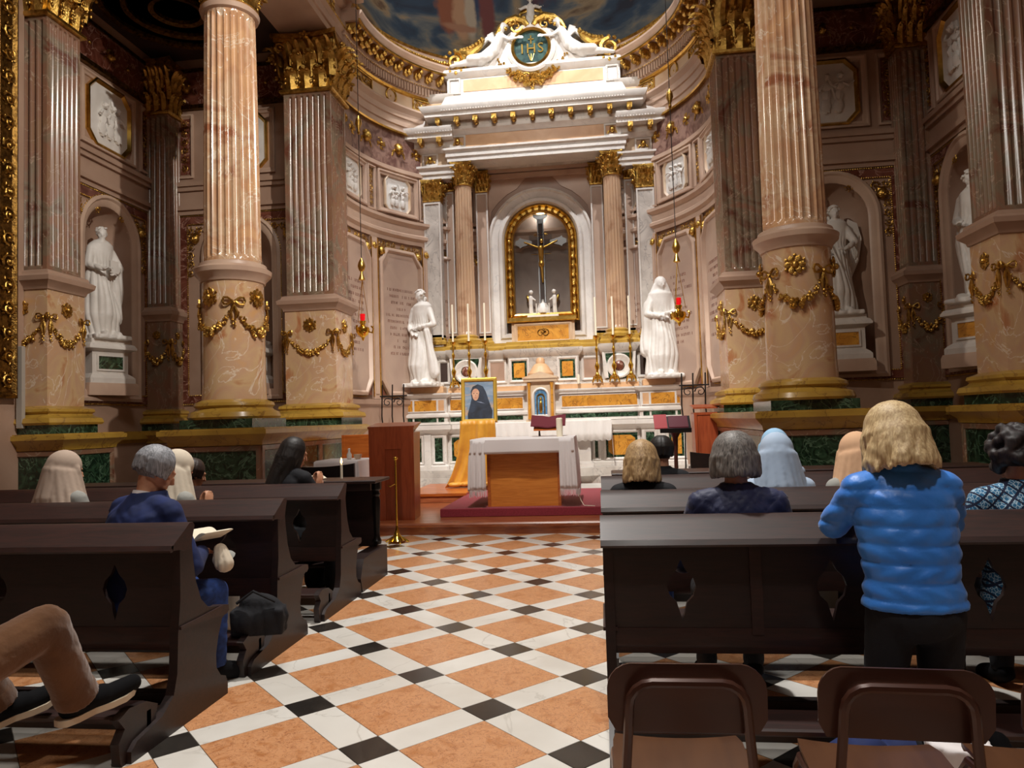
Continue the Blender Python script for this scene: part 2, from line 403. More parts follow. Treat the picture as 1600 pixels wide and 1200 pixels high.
for a in range(-16, 24):
    for b_ in range(-20, 22):
        for k, da, db in (('k', 0, 0), ('a', .5, 0), ('b', 0, .5), ('o', .5, .5)):
            x = (a+da-b_-db)/r2*L - OX; y = (a+da+b_+db)/r2*L - OY
            if not (-8.8 < x < 6 and -1 < y < 12.4) or (y > 9.15 and -4.2 < x < 1.8): continue
            if -2.75 < x < .35 and 1.85 < y < 9.15 or (-2.75 < x < 2.0 and 1.8 < y < 3.2):
                o = bpy.data.objects.new('tile', TM[k]); COL.objects.link(o); o.parent = fl; o.location = (x, y, 0)
                cnt += 1
            else:
                bm = rest['w' if k in 'ab' else k]; hx, hy = {'k': (BW, BW), 'a': (HW, BW), 'b': (BW, HW), 'o': (HW, HW)}[k]
                rz = Matrix.Rotation(PI/4, 3, 'Z')
                bm.faces.new([bm.verts.new(rz @ Vector((sx*(hx-G), sy*(hy-G), 0)) + Vector((x, y, 0))) for sx, sy in ((-1, -1), (1, -1), (1, 1), (-1, 1))])
for k, m in (('o', t_or), ('w', t_wh), ('k', t_bk)): obj('tiles', rest[k], m, fl, kind='stuff')

def relief(bm, F, cu, cz, r, seed):
    rnd = random.Random(seed)
    for i, fx in enumerate((-.5, -.05, .45)):
        h = r*rnd.uniform(1.25, 1.55); x = cu+fx*r*.95; lean = rnd.uniform(-.25, .25); z0 = cz-r*.8
        m = frot(F, x, cz)
        P = lambda f, dx=0: (x+lean*f*r+dx, z0+h*f)
        for f, su, sz in ((.18, .2, .34), (.45, .17, .25), (.68, .2, .2)):
            u, z = P(f); blob(bm, F(u, z, .03), (r*su*1.15, r*sz*1.1, .07), m @ Matrix.Rotation(-lean, 3, 'Z'))
        u, z = P(.95); blob(bm, F(u, z, .05), (r*.14, r*.16, .07), m)
        for s in (-1, 1):
            u, z = P(.75, s*.12*r); e = (u+s*r*.2, z-r*rnd.uniform(-.1, .3)); q = (e[0]+s*r*rnd.uniform(-.1, .25), e[1]+r*rnd.uniform(-.2, .25))
            tube(bm, [F(u, z, .05), F(*e, .07), F(*q, .06)], [r*.07, r*.06, r*.04], 6)
        for k in range(4):
            u, z = P(.5, rnd.uniform(-.14, .14)*r); tube(bm, [F(u, z, .06), F(u+rnd.uniform(-.1, .1)*r, z0, .05)], [r*.03, r*.045], 5)
    tube(bm, [F(cu+.1*r, cz+.75*r, .04), F(cu+.45*r, cz-.6*r, .06)], r*.06, 6)
def beadline(bm, F, pts, s, step, d=.02):
    for p, q in zip(pts, pts[1:]):
        l = math.hypot(q[0]-p[0], q[1]-p[1]); n = max(1, int(l/step))
        for i in range(n):
            f = (i+.5)/n; u, z = p[0]+(q[0]-p[0])*f, p[1]+(q[1]-p[1])*f
            blob(bm, F(u, z, d), (s, s, s*.8), frot(F, u, z))
MOULD = [(0, 0), (.0, .05), (.03, .06), (.05, .035), (.09, .03), (.1, 0)]
def loop(p): return p+[p[0]]

def bay(root, F, c, w, nz0=2.1, zs=4.62, nr=.58, seed=0, empty_wall=False):
    """square side-chapel wall between u = c-w and c+w with statue niche"""
    b = B(); wall_hole(b, F, c-w, c+w, 0, 8.4, c-nr, c+nr, nz0, zs)
    obj('wall_face', b, plaster, root, recalc=False)
    b = B(); niche(b, F, c-nr, c+nr, nz0, zs, .42); obj('niche', b, plaster, root, recalc=False)
    b = B(); fbox(b, F, c-w, c+w, 0, 1.22, 0, .06); obj('dado', b, plaster, root)
    b = B()
    for z0, z1, d in ((1.22, 1.28, .09), (1.28, 1.36, .14), (1.36, 1.42, .11)): fbox(b, F, c-w, c+w, z0, z1, 0, d)
    obj('dado_rail', b, yellow, root)
    b = B(); fmould(b, F, archp(c-nr-.17, c+nr+.17, nz0-.15, zs), [(-.02, 0), (-.02, .07), (.03, .09), (.06, .06), (.13, .05), (.17, .02), (.17, -.03)])
    obj('niche_frame', b, plaster_lt, root)
    b = B(); pts = [p for p in archp(c-nr-.19, c+nr+.19, nz0-.1, zs, 24)][1:]; pts.append((c-nr-.19, nz0-.1)); beadline(b, F, pts, .016, .034, .05)
    obj('gilt_beading', b, gold, root)
    b = B(); fmould(b, F, rect(c-w+.1, c+w-.1, nz0-.2, 5.38), [(0, 0), (0, .03), (.14, .03), (.14, 0)]); obj('marble_border', b, redmarble, root)
    b = B(); q = loop(rect(c-w+.24, c+w-.24, nz0-.06, 5.24)); beadline(b, F, q, .016, .036, .03)
    q = loop(rect(c-w+.08, c+w-.08, nz0-.22, 5.4)); beadline(b, F, q, .016, .036, .03); obj('gilt_beading', b, gold, root)
    for s in (-1, 1):
        b = B(); e = c+s*(w-.38); foliage(b, F, min(e, e+s*.16), max(e, e+s*.16), 4.25, 5.2, .02, seed+s)
        foliage(b, F, min(c+s*.2, e), max(c+s*.2, e), 5.22-.2, 5.2, .02, seed+3*s)
        face_boss(b, F, e-s*.02, 4.96, .13, False); obj('spandrel_ornament', b, gold, root)
    b = B()
    for z0, z1, d in ((5.42, 5.5, .05), (5.5, 5.58, .1), (5.58, 5.86, .04), (5.86, 5.94, .09), (5.94, 6.02, .13)): fbox(b, F, c-w, c+w, z0, z1, 0, d)
    obj('string_course', b, plaster, root)
    b = B(); fmould(b, F, rect(c-.68, c+.68, 6.12, 7.34), MOULD)
    for s in (-1, 1): fmould(b, F, rect(c+s*(w-.2)-.17, c+s*(w-.2)+.17, 6.12, 7.34), [(0, 0), (0, .04), (.03, .05), (.06, 0)])
    obj('panel_frame', b, plaster_lt, root)
    for s in (-1, 1):
        b = B(); foliage(b, F, c+s*(w-.2)-.08, c+s*(w-.2)+.08, 6.22, 7.24, .02, seed+5+s); obj('gilt_strip', b, gold, root)
        b = B(); fbox(b, F, c+s*(w-.2)-.09, c+s*(w-.2)+.09, 6.2, 7.26, 0, .012); obj('strip_ground', b, redmarble, root)
    b = B(); oc = octa(c, 6.73, .47, .5); fmould(b, F, inset(oc, -.07), [(0, 0), (0, .06), (.03, .07), (.07, .02)]); obj('medallion_frame', b, goldflat, root)
    b = B(); fplate(b, F, oc, 0, .02); relief(b, F, c, 6.73, .42, seed); obj('relief_medallion', b, statuem, root)
    b = B(); fbox(b, F, c-w, c+w, 7.42, 7.5, 0, .08); fbox(b, F, c-w, c+w, 8.14, 8.2, 0, .06); obj('frieze_moulding', b, darkgold, root)
    b = B(); fbox(b, F, c-w, c+w, 7.5, 8.14, 0, .03); obj('frieze', b, redmarble, root)
    b = B()
    for k, u in enumerate((-.8, -.4, 0, .4, .8)):
        if k % 2 == 0: face_boss(b, F, c+u*w, 7.82, .13)
        else: rosette(b, F, c+u*w, 7.82, .1, 4)
    obj('frieze_ornament', b, gold, root)
wl = struct('wall_left', box(B(), -8.8, -8.62, -2, 12.5, 0, 8.4), plaster)
bay(wl, flatF(-8.15, 0, PI/2), 11.1, 1.2, seed=1)
wr = struct('wall_right', box(B(), 5.86, 6.0, -2, 12.5, 0, 8.4), plaster)
bay(wr, flatF(5.4, 0, -PI/2), -11.1, 1.2, seed=2)
wb = struct('wall_rear_left', box(B(), -8.6, -4.6, 12.98, 13.1, 0, 8.4), plaster)
bay(wb, flatF(0, 12.5, 0), -6.5, 1.3, seed=3)
wc = struct('wall_rear_right', box(B(), 2.2, 5.9, 12.98, 13.1, 0, 8.4), plaster)
bay(wc, flatF(0, 12.5, 0), 3.92, 1.2, seed=4)
# ceilings of the side chapels and the nave shell
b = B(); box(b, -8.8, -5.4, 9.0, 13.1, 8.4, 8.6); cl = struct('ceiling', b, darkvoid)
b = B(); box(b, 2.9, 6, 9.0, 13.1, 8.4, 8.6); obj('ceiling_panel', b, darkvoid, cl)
for cx in (-6.75, 4.1):
    b = B()
    for r_ in (1.15, .8, .4): lathe(b, [(r_-.05, 8.4), (r_-.04, 8.34), (r_+.04, 8.32), (r_+.05, 8.4)], 40, (cx, 10.9, 0))
    obj('ceiling_ring', b, darkgold, cl)
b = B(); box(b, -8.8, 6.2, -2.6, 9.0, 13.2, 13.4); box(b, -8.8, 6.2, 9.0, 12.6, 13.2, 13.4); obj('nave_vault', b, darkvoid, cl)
b = B(); box(b, -8.2, -7.74, -2.6, 8.84, 0, 13.2); obj('nave_wall', b, plaster, wl)
b = B(); box(b, 5.45, 5.7, -2.6, 8.85, 0, 13.2); obj('nave_wall', b, plaster, wr)
struct('wall_nave', box(B(), -8.8, 6.2, -2.75, -2.6, 0, 13.2), plaster)
for s, x0, x1 in ((0, -8.8, -7.95), (1, 5.45, 6.2)):
    b = B(); box(b, x0, x1, 8.85, 13.1, 8.6, 13.2); obj('upper_wall', b, plaster, wr if s else wl)

# ---- apse
TH = math.radians
wa = struct('wall_apse', sweep(B(), [(AX+(AR+.02)*math.sin(TH(t)), AY+(AR+.02)*math.cos(TH(t))) for t in range(-92, 93, 4)], [(0, 0), (0, 9.3), (-.25, 9.3), (-.25, 0)]), plaster, recalc=True)
apath = [(AX+AR*math.sin(TH(t)), AY+AR*math.cos(TH(t))) for t in range(-92, 93, 2)]
def asweep(name, prof, mat, path=apath): return obj(name, sweep(B(), path, prof), mat, wa)
asweep('dado', [(0, 0), (.08, 0), (.08, .3), (.05, .34), (.05, 1.75), (.1, 1.8), (.1, 1.88), (0, 1.9)], plaster)
asweep('string_course', [(0, 5.14), (.03, 5.14), (.04, 5.22), (.09, 5.27), (.09, 5.33), (.05, 5.36), (.05, 5.5), (.12, 5.56), (.12, 5.62), (0, 5.63)], plaster_lt)
asweep('architrave_moulding', [(0, 6.6), (.05, 6.62), (.05, 6.7), (0, 6.71)], plaster_lt)
asweep('frieze', [(0, 6.71), (.02, 6.72), (.02, 7.46), (0, 7.47)], friezem)
asweep('architrave', [(0, 7.46), (.07, 7.47), (.07, 7.6), (.1, 7.61), (.1, 7.76), (.13, 7.77), (.13, 7.88), (.2, 7.96), (.2, 8.0), (0, 8.01)], plaster_lt)
asweep('gilt_fillet', [(0, 7.44), (.09, 7.44), (.09, 7.48), (0, 7.49)], goldflat)
asweep('upper_frieze', [(0, 8.0), (.1, 8.01), (.1, 8.3), (0, 8.31)], creamm)
asweep('gilt_fillet', [(.1, 8.28), (.15, 8.29), (.16, 8.34), (.1, 8.35)], goldflat)
asweep('cornice', [(0, 8.33), (.14, 8.34), (.14, 8.54), (.2, 8.56), (.22, 8.58), (.22, 8.78), (.48, 8.79), (.48, 8.87), (.54, 8.93), (.54, 8.97), (0, 8.98)], plaster_lt)
asweep('gilt_cornice_edge', [(.47, 8.77), (.51, 8.78), (.51, 8.81), (.47, 8.82)], goldflat)
asweep('cove_ring', [(0, 8.96), (.4, 8.97), (.42, 9.03), (.34, 9.14), (.2, 9.24), (.14, 9.34), (0, 9.35)], plaster_lt)
asweep('gilt_cove_ring', [(.06, 9.33), (.17, 9.34), (.18, 9.38), (.06, 9.4)], gold)
asweep('gilt_cove_ring', [(.34, 9.02), (.45, 9.03), (.46, 9.08), (.36, 9.1)], gold)
CF = lambda th: cylF(AX, AY, AR, TH(th))
b = B()
for t in np.arange(-91, 91.1, 1.35):
    F = CF(t); fbox(b, F, -.022, .022, 8.37, 8.52, .13, .21)
obj('dentils', b, plaster_lt, wa, kind='stuff')
b = B()
for t in np.arange(-90, 90.1, 5.0):
    F = CF(t); fbox(b, F, -.05, .05, 8.64, 8.78, .2, .42)
    blob(b, F(0, 8.66, .38), (.06, .09, .07), None, 1); blob(b, F(0, 8.68, .28), (.065, .1, .09), None, 1)
    face_boss(b, F, 0, 8.69, .055, False) if False else blob(b, F(0, 8.72, .45), (.05, .05, .06), None, 1)
m_ = obj('modillions', b, gold, wa)
b = B()
for t in np.arange(-87.5, 88, 5.0):
    F = CF(t); rosette(b, F, 0, 8.69, .06, 4)
obj('soffit_rosettes', b, darkgold, wa)
b = B(); F = CF(0); beadline(b, F, [(-5.4+.12*i, 8.57) for i in range(91)], .022, .05, .2); obj('gilt_beading', b, gold, wa)
b = B(); beadline(b, F, [(-5.4+.12*i, 9.07) for i in range(91)], .026, .06, .45); obj('gilt_beading', b, gold, wa)
for t in range(-90, 91, 15):
    b = B(); F = CF(t)
    if (t//15) % 2 == 0:
        for r_ in (.14,): 
            tube(b, [F(r_*math.cos(2*PI*k/20), 8.16+r_*math.sin(2*PI*k/20), .11) for k in range(21)], .022, 6)
        face_boss(b, F, 0, 8.16, .11, False)
    else:
        fmould(b, F, rect(-.3, .3, 8.03, 8.28), [(0, .1), (0, .13), (.03, .13), (.03, .1)]); foliage(b, F, -.27, .27, 8.05, 8.26, .11, t)
    obj('frieze_boss', b, gold, wa)
for t in np.arange(-88, 89, 8):
    b = B(); F = CF(t)
    if int((t+88)/8) % 2 == 0: face_boss(b, F, 0, 7.1, .15)
    else: rosette(b, F, 0, 7.1, .13, 4)
    obj('frieze_mask' if int((t+88)/8) % 2 == 0 else 'frieze_cross', b, gold, wa)
def tablet(F, seed):
    o_ = F(0, 0, 0); n_ = F(0, 0, 1)-o_; u_ = (F(.01, 0, 0)-F(-.01, 0, 0)).normalized()
    TF = lambda u, z, d: o_ + u_*u + n_*d + Vector((0, 0, z))      # plane of the flat slab
    c = octa(0, 3.47, .56, 1.5, .3)
    c = [(-.36, 2.0), (.36, 2.0), (.56, 2.28), (.56, 4.66), (.36, 4.94), (-.36, 4.94), (-.56, 4.66), (-.56, 2.28)]
    b = B(); fplate(b, TF, inset(c, .05), 0, .075); t = obj('inscription_tablet', b, tabletm, wa)
    b = B(); fmould(b, F, c, [(-.03, 0), (-.03, .08), (.0, .1), (.03, .1), (.06, .06), (.09, .02)]); obj('tablet_frame', b, plaster_lt, t)
    b = B(); beadline(b, F, loop(inset(c, -.05)), .012, .03, .03); obj('gilt_beading', b, gold, t)
    b = B(); rnd = random.Random(seed)   # worn, unreadable cut lettering: short strokes only
    for row in range(11):
        z = 4.1-row*.13; hw = rnd.choice((.3, .36, .22, .4, .12)); u = -hw
        while u < hw:
            wd = rnd.uniform(.012, .03)
            if rnd.random() > .18:
                fbox(b, TF, u, u+.009, z, z+.055, .074, .078)
                if rnd.random() > .5: q_ = z+rnd.choice((0, .024, .046)); fbox(b, TF, u, u+wd, q_, q_+.009, .074, .078)
            u += wd+.012
    obj('carved_lettering', b, redmarble, t, kind='stuff')
    for s in (-1, 1):
        b = B(); foliage(b, F, min(s*.05, s*.5), max(s*.05, s*.5), 4.97, 5.11, .02, seed+s); foliage(b, F, min(s*.47, s*.58), max(s*.47, s*.58), 4.5, 5.08, .02, seed+s+9)
        face_boss(b, F, s*.5, 4.88, .12, False); obj('spandrel_ornament', b, gold, wa)
        b = B(); fplate(b, F, [(s*.58, 1.98), (s*.44, 1.98), (s*.58, 2.2)], 0, .03); obj('corner_inlay', b, redmarble, wa)
for i, th in enumerate((-81.5, -57, -33, 33, 57, 81.5)):
    F = CF(th); tablet(F, i+3)
    b = B(); fmould(b, F, rect(-.55, .55, 5.7, 6.56), MOULD); obj('panel_frame', b, plaster_lt, wa)
    oc = octa(0, 6.13, .3, .36)
    b = B(); fmould(b, F, inset(oc, -.05), [(0, 0), (0, .05), (.02, .06), (.05, .02)]); obj('medallion_frame', b, creamm, wa)
    b = B(); fplate(b, F, oc, 0, .02); relief(b, F, 0, 6.13, .3, i+20); obj('relief_medallion', b, statuem, wa)
    b = B(); blob(b, F(0, 6.55, .05), (.035, .05, .04)); obj('gilt_clasp', b, gold, wa)
for i, th in enumerate((-69.3, -45, 45, 69.3)):
    F = CF(th)
    b = B(); fmould(b, F, rect(-.13, .13, 5.68, 6.58), [(0, 0), (0, .03), (.03, .04), (.05, 0)]); obj('panel_frame', b, plaster_lt, wa)
    b = B(); foliage(b, F, -.055, .055, 5.76, 6.5, .01, i); obj('gilt_strip', b, gold, wa)
    b = B(); fbox(b, F, -.1, .1, 1.9, 5.13, 0, .05); fbox(b, F, -.05, .05, 2.0, 5.05, .05, .07); obj('wall_strip', b, plaster_lt, wa)
    b = B()
    for u in (-.105, .105): fbox(b, F, u-.012, u+.012, 1.95, 5.1, .05, .065)
    obj('gilt_fillet', b, goldflat, wa)
    b = B(); face_boss(b, F, 0, 4.95, .11, False); obj('gilt_mask', b, gold, wa)

# ---- half-dome with painted sky
fres = bpy.data.materials.new('fresco'); fres.use_nodes = True
def _fres():
    n = fres.node_tree.nodes; l = fres.node_tree.links; bs = n['Principled BSDF']; bs.inputs['Roughness'].default_value = .75
    tc = n.new('ShaderNodeTexCoord'); mp = n.new('ShaderNodeMapping'); mp.inputs['Scale'].default_value = (.6, .6, 1.5); l.new(tc.outputs['Object'], mp.inputs[0])
    nz = n.new('ShaderNodeTexNoise'); nz.inputs['Scale'].default_value = 1.1; nz.inputs['Detail'].default_value = 7; nz.inputs['Distortion'].default_value = .8; l.new(mp.outputs[0], nz.inputs[0])
    cr = n.new('ShaderNodeValToRGB'); l.new(nz.outputs['Fac'], cr.inputs[0]); e = cr.color_ramp.elements
    e[0].position = .3; e[0].color = lin('#222838'); e[1].position = .72; e[1].color = lin('#A08C6C')
    for p, c in ((.42, '#2E4258'), (.5, '#5E6468'), (.57, '#8C7C64'), (.64, '#5C4A3C')): x = e.new(p); x.color = lin(c)
    out = cr.outputs[0]
    nw = n.new('ShaderNodeTexNoise'); nw.inputs['Scale'].default_value = 5; l.new(tc.outputs['Object'], nw.inputs[0])
    def spot(c, r, col, soft=.5):
        nonlocal out
        v = n.new('ShaderNodeVectorMath'); v.operation = 'SUBTRACT'; l.new(tc.outputs['Object'], v.inputs[0]); v.inputs[1].default_value = c
        a = n.new('ShaderNodeVectorMath'); a.operation = 'MULTIPLY'; l.new(v.outputs[0], a.inputs[0]); a.inputs[1].default_value = tuple(1/x for x in r)
        ln = n.new('ShaderNodeVectorMath'); ln.operation = 'LENGTH'; l.new(a.outputs[0], ln.inputs[0])
        ad = n.new('ShaderNodeMath'); ad.operation = 'MULTIPLY_ADD'; l.new(nw.outputs['Fac'], ad.inputs[0]); ad.inputs[1].default_value = .9; l.new(ln.outputs['Value'], ad.inputs[2])
        mr = n.new('ShaderNodeMapRange'); l.new(ad.outputs[0], mr.inputs[0]); mr.inputs[1].default_value = 1.35+soft; mr.inputs[2].default_value = 1.35
        mx = n.new('ShaderNodeMix'); mx.data_type = 'RGBA'; l.new(mr.outputs[0], mx.inputs[0]); l.new(out, mx.inputs[6]); mx.inputs[7].default_value = lin(col); out = mx.outputs[2]
    # robed figures standing in the clouds
    spot((-1.4, 3, 1.67), (.55, .9, .55), '#2A3858'); spot((-1.8, 2.6, 1.17), (.2, .9, .42), '#84503A'); spot((-1.55, 2.75, 1.04), (.16, .9, .38), '#A88468')
    spot((-1.35, 2.8, 1.17), (.1, .9, .45), '#A89C8C'); spot((-1, 3, 1.22), (.14, .9, .5), '#6A3838'); spot((-1.55, 2.6, 0.84), (.3, .9, .07), '#98705A')
    spot((1.9, 2.5, 1.82), (.5, .9, .5), '#3A4A5C'); spot((2.2, 2.2, 1.42), (.2, .9, .45), '#7C5A3C'); spot((.2, 3.2, 1.9), (.4, 1, .5), '#4A2C3A')
    l.new(out, bs.inputs['Base Color'])
_fres()
b = B(); R_ = []
for k in range(17):
    f = PI/2*k/16*.985
    R_.append([Vector((AR*math.sin(TH(t))*math.cos(f), AR*math.cos(TH(t))*math.cos(f), AR*math.sin(f))) for t in range(-90, 91, 5)])
loft(b, R_, cap=False, closed=False)
cn = struct('ceiling_half_dome', b, fres, recalc=False); cn.location = (AX, AY, 9.3)
# arch in front of the half dome
b = B(); n_ = 32; xs = [math.cos(PI*i/n_)*3.3 for i in range(n_+1)]; zs_ = [9.75+math.sin(PI*i/n_)*3.3 for i in range(n_+1)]
loft(b, [[Vector((AX+xs[i]*k, y, 9.75+(zs_[i]-9.75)*k)) for k, y in ((1, 12.5), (1, 11.8), (1.12, 11.8), (1.12, 12.5))] for i in range(n_+1)])
ar = struct('trim_apse_arch', b, plaster_lt)
b = B(); F = flatF(AX, 11.8, 0); bl = B()
for i in range(0, 60):
    a = PI*(i+.5)/60; blob(bl, Vector((AX+3.5*math.cos(a), 11.78, 9.75+3.5*math.sin(a))), (.07, .04, .07))
obj('gilt_beading', bl, gold, ar); b.free()
b = B()
for s in (-1, 1):
    x0, x1 = (AX-4.2, AX-3.3) if s < 0 else (AX+3.3, AX+4.2)
    box(b, x0, x1, 8.9, 12.6, 9.7, 13.2)
obj('upper_wall', b, plaster, ar)
# entablature beams from the columns to the apse piers and to the side piers
for s in (-1, 1):
    cx = AX+s*3.72; b = B(); e = .42
    box(b, cx-e, cx+e, 8.85, 12.55, 8.3, 9.7); bmn = struct('trim_beam', b, plaster_lt)
    prof = [(0, 8.3), (.03, 8.3), (.03, 8.42), (.06, 8.43), (.06, 8.58), (.12, 8.62), (.12, 8.66), (.05, 8.67), (.05, 9.0), (.15, 9.05), (.15, 9.2), (.42, 9.22), (.42, 9.36), (.48, 9.42), (0, 9.45)]
    pth = [(cx-e, 8.85), (cx+e, 8.85), (cx+e, 12.6)] if s < 0 else [(cx-e, 12.6), (cx-e, 8.85), (cx+e, 8.85)]
    b = sweep(B(), pth, prof); obj('beam_moulding', b, plaster_lt, bmn)
    F = flatF(cx+e, 0, PI/2) if s < 0 else flatF(cx-e, 0, -PI/2)
    for k in range(4):
        y = (9.4+k*.8)*(-s)
        b = B(); foliage(b, F, y-.3, y+.3, 8.7, 8.98, .05, k) if k % 2 else face_boss(b, F, y, 8.84, .13); obj('gilt_ornament', b, gold, bmn)
    b = B()
    if s < 0: beadline(b, F, [(8.9, 8.65), (12.5, 8.65)], .022, .05, .12)
    else: beadline(b, F, [(-12.5, 8.65), (-8.9, 8.65)], .022, .05, .12)
    obj('gilt_beading', b, gold, bmn)
    x0, x1 = (-8.8, cx-e) if s < 0 else (cx+e, 6.0)
    b = B(); box(b, x0, x1, 8.85, 9.6, 8.3, 9.7); obj('side_beam', b, plaster, bmn)
    b = B(); box(b, x0, x1, 12.45, 13.1, 8.3, 9.7) if False else box(b, x0, x1, 8.85, 9.0, 9.7, 13.2); obj('upper_wall', b, plaster, bmn)

# ================================================================== ORDERS
def perim(t, r, sq):
    """point and outward normal on a round or square outline at parameter t (0..1)"""
    a = 2*PI*t
    if not sq: return Vector((r*math.cos(a), r*math.sin(a), 0)), Vector((math.cos(a), math.sin(a), 0))
    c, s = math.cos(a), math.sin(a); m = max(abs(c), abs(s)); p = Vector((r*c/m, r*s/m, 0))
    nn = Vector((1 if abs(c) >= abs(s)-1e-6 else 0, 0, 0))*(1 if c > 0 else -1) if abs(c) >= abs(s) else Vector((0, 1 if s > 0 else -1, 0))
    return p, nn
def capital_mesh(h, r, sq=False, k=8, ry=None):
    b = B(); n = 24
    if sq: loft(b, [[Vector((x*q, y*q, z)) for x, y in ((-1, -1), (1, -1), (1, 1), (-1, 1))] for z, q in ((0, r*.93), (h*.06, r*.93), (h*.6, r*.9), (h*.86, r*1.05))])
    else: lathe(b, [(r*.96, 0), (r*.93, h*.1), (r*.95, h*.6), (r*1.2, h*.87)], n)
    if sq: loft(b, [[Vector((x*q, y*q, z)) for x, y in ((-1, -1), (1, -1), (1, 1), (-1, 1))] for z, q in ((-.06*h, r*1.02), (-.04*h, r*1.07), (0, r*1.07), (.02*h, r*1.0))])
    else: lathe(b, [(r*1.0, -.06*h), (r*1.08, -.04*h), (r*1.08, 0), (r, .02*h)], n)
    kk = 12 if sq else 8
    for row, (z0, hh, off, w_) in enumerate(((0, .34, 0, 1.25), (.2, .42, .5, 1.2), (.42, .36, .0, .7), (.45, .36, .5, .6))):
        for i in range(kk):
            t = (i+off)/kk; p, nn = perim(t, r, sq); tn = Vector((-nn.y, nn.x, 0)); wd = r*.25*w_*(1.0 if not sq else .78)
            prof = [(0, 0, .8), (.03, .3, 1.1), (.07, .62, 1.15), (.2, .88, .95), (.38, .98, .6), (.42, .86, .25)]
            rg = []
            for d, f, ww in prof:
                c = p + nn*(r*d*(1+.2*min(row, 2))+.008+r*.03*row) + Vector((0, 0, h*(z0+hh*f)))
                rg.append([c - tn*wd*ww - nn*r*.05, c + nn*r*.07, c + tn*wd*ww - nn*r*.05])
            a = [[b.verts.new(q) for q in x] for x in rg]; th = [[b.verts.new(q - nn*r*.07) for q in x] for x in rg]
            for i2 in range(len(a)-1):
                for j in range(2):
                    b.faces.new((a[i2][j], a[i2][j+1], a[i2+1][j+1], a[i2+1][j])); b.faces.new((th[i2][j+1], th[i2][j], th[i2+1][j], th[i2+1][j+1]))
                b.faces.new((a[i2][0], a[i2+1][0], th[i2+1][0], th[i2][0])); b.faces.new((a[i2+1][2], a[i2][2], th[i2][2], th[i2+1][2]))
            b.faces.new((a[-1][0], a[-1][1], a[-1][2], th[-1][2], th[-1][1], th[-1][0]))
            if row < 2:
                for sd in (-1, 0, 1): blob(b, p+nn*(r*(.3+.12*row))+tn*wd*sd*.6+Vector((0, 0, h*(z0+hh*(.93-.1*abs(sd))))), (r*.07, r*.07, r*.06))
                for f_ in (.35, .6):
                    for sd in (-1, 1): blob(b, p+nn*r*(.06+.08*row)+tn*wd*sd*.95+Vector((0, 0, h*(z0+hh*f_))), (r*.06, r*.06, r*.08))
            else: blob(b, p+nn*(r*.36)+Vector((0, 0, h*.79)), r*.085)
    for i in range(4):      # corner volutes
        a = PI/4+PI/2*i; dr = Vector((math.cos(a), math.sin(a), 0)); R0 = r*(1.32 if not sq else 1.5)
        for hd in (-1, 1):
            side = Vector((-dr.y, dr.x, 0))*hd*r*.07; pts = []; rr = []
            pts += [dr*(r*.8)+Vector((0, 0, h*.45))+side*2.5, dr*(r*1.05)+Vector((0, 0, h*.72))+side*1.6]; rr += [r*.05, r*.07]
            for q in range(11):
                f = q/10; an = PI*.75-2*PI*1.3*f; ra = r*.2*(1-.8*f)
                pts.append(dr*(R0+ra*math.cos(an))+Vector((0, 0, h*.76+ra*math.sin(an)))+side*.8); rr.append(r*.065*(1-.3*f))
            tube(b, pts, rr, 5)
    # concave abacus
    for z0, z1, q in ((.86, .92, 1.0), (.92, 1.0, 1.08)):
        R_ = []
        for z in (z0*h, z1*h):
            ring = []
            for i in range(4):
                a = PI/4+PI/2*i; C = Vector((math.cos(a), math.sin(a), 0))*r*(1.62 if not sq else 1.72)*q; a2 = a+PI/2; D = Vector((math.cos(a2), math.sin(a2), 0))*r*(1.62 if not sq else 1.72)*q
                for j in range(6):
                    f = j/6; p = C.lerp(D, f); m_ = (C+D)/2; p = p - m_.normalized()*r*.22*math.sin(PI*f); ring.append(p+Vector((0, 0, z)))
            R_.append(ring)
        loft(b, R_)
    for i in range(4):
        a = PI/2*i; dr = Vector((math.cos(a), math.sin(a), 0)); p = dr*r*(1.12 if not sq else 1.2)+Vector((0, 0, h*.93))
        for q in range(5): t = 2*PI*q/5; blob(b, p+Vector((-dr.y, dr.x, 0))*r*.13*math.cos(t)+Vector((0, 0, r*.13*math.sin(t))), r*.09)
        blob(b, p+dr*r*.05, r*.1)
        for s_ in (-1, 1):     # inner helices
            tn = Vector((-dr.y, dr.x, 0))*s_
            tube(b, [dr*r*1.08+tn*r*.45+Vector((0, 0, h*.5)), dr*r*1.12+tn*r*.4+Vector((0, 0, h*.72)), dr*r*1.16+tn*r*.2+Vector((0, 0, h*.84)), dr*r*1.16+tn*r*.1+Vector((0, 0, h*.76)), dr*r*1.16+tn*r*.2+Vector((0, 0, h*.72))], [r*.05]*3+[r*.04]*2, 5)
    return mesh(b, 'capital', 40)
def fluted(b, r0, r1, z0, z1, n=24, k=6, dep=.1):
    H = z1-z0; R_ = []
    for f, d in ((0, 0), (.012, 0), (.022, .8), (.03, 1), (.33, 1), (.66, 1), (.965, 1), (.975, .8), (.985, 0), (1, 0)):
        r = r0+(r1-r0)*f*(.6+.4*f); ring = []
        for i in range(n*k):
            q = (i % k)/k; s = 0 if q == 0 or (k > 5 and i % k == 1 and False) else math.sin(PI*q)**.7
            ring.append(Vector(((r*(1-dep*d*s))*math.cos(2*PI*i/(n*k)), (r*(1-dep*d*s))*math.sin(2*PI*i/(n*k)), z0+H*f)))
        R_.append(ring)
    return loft(b, R_)
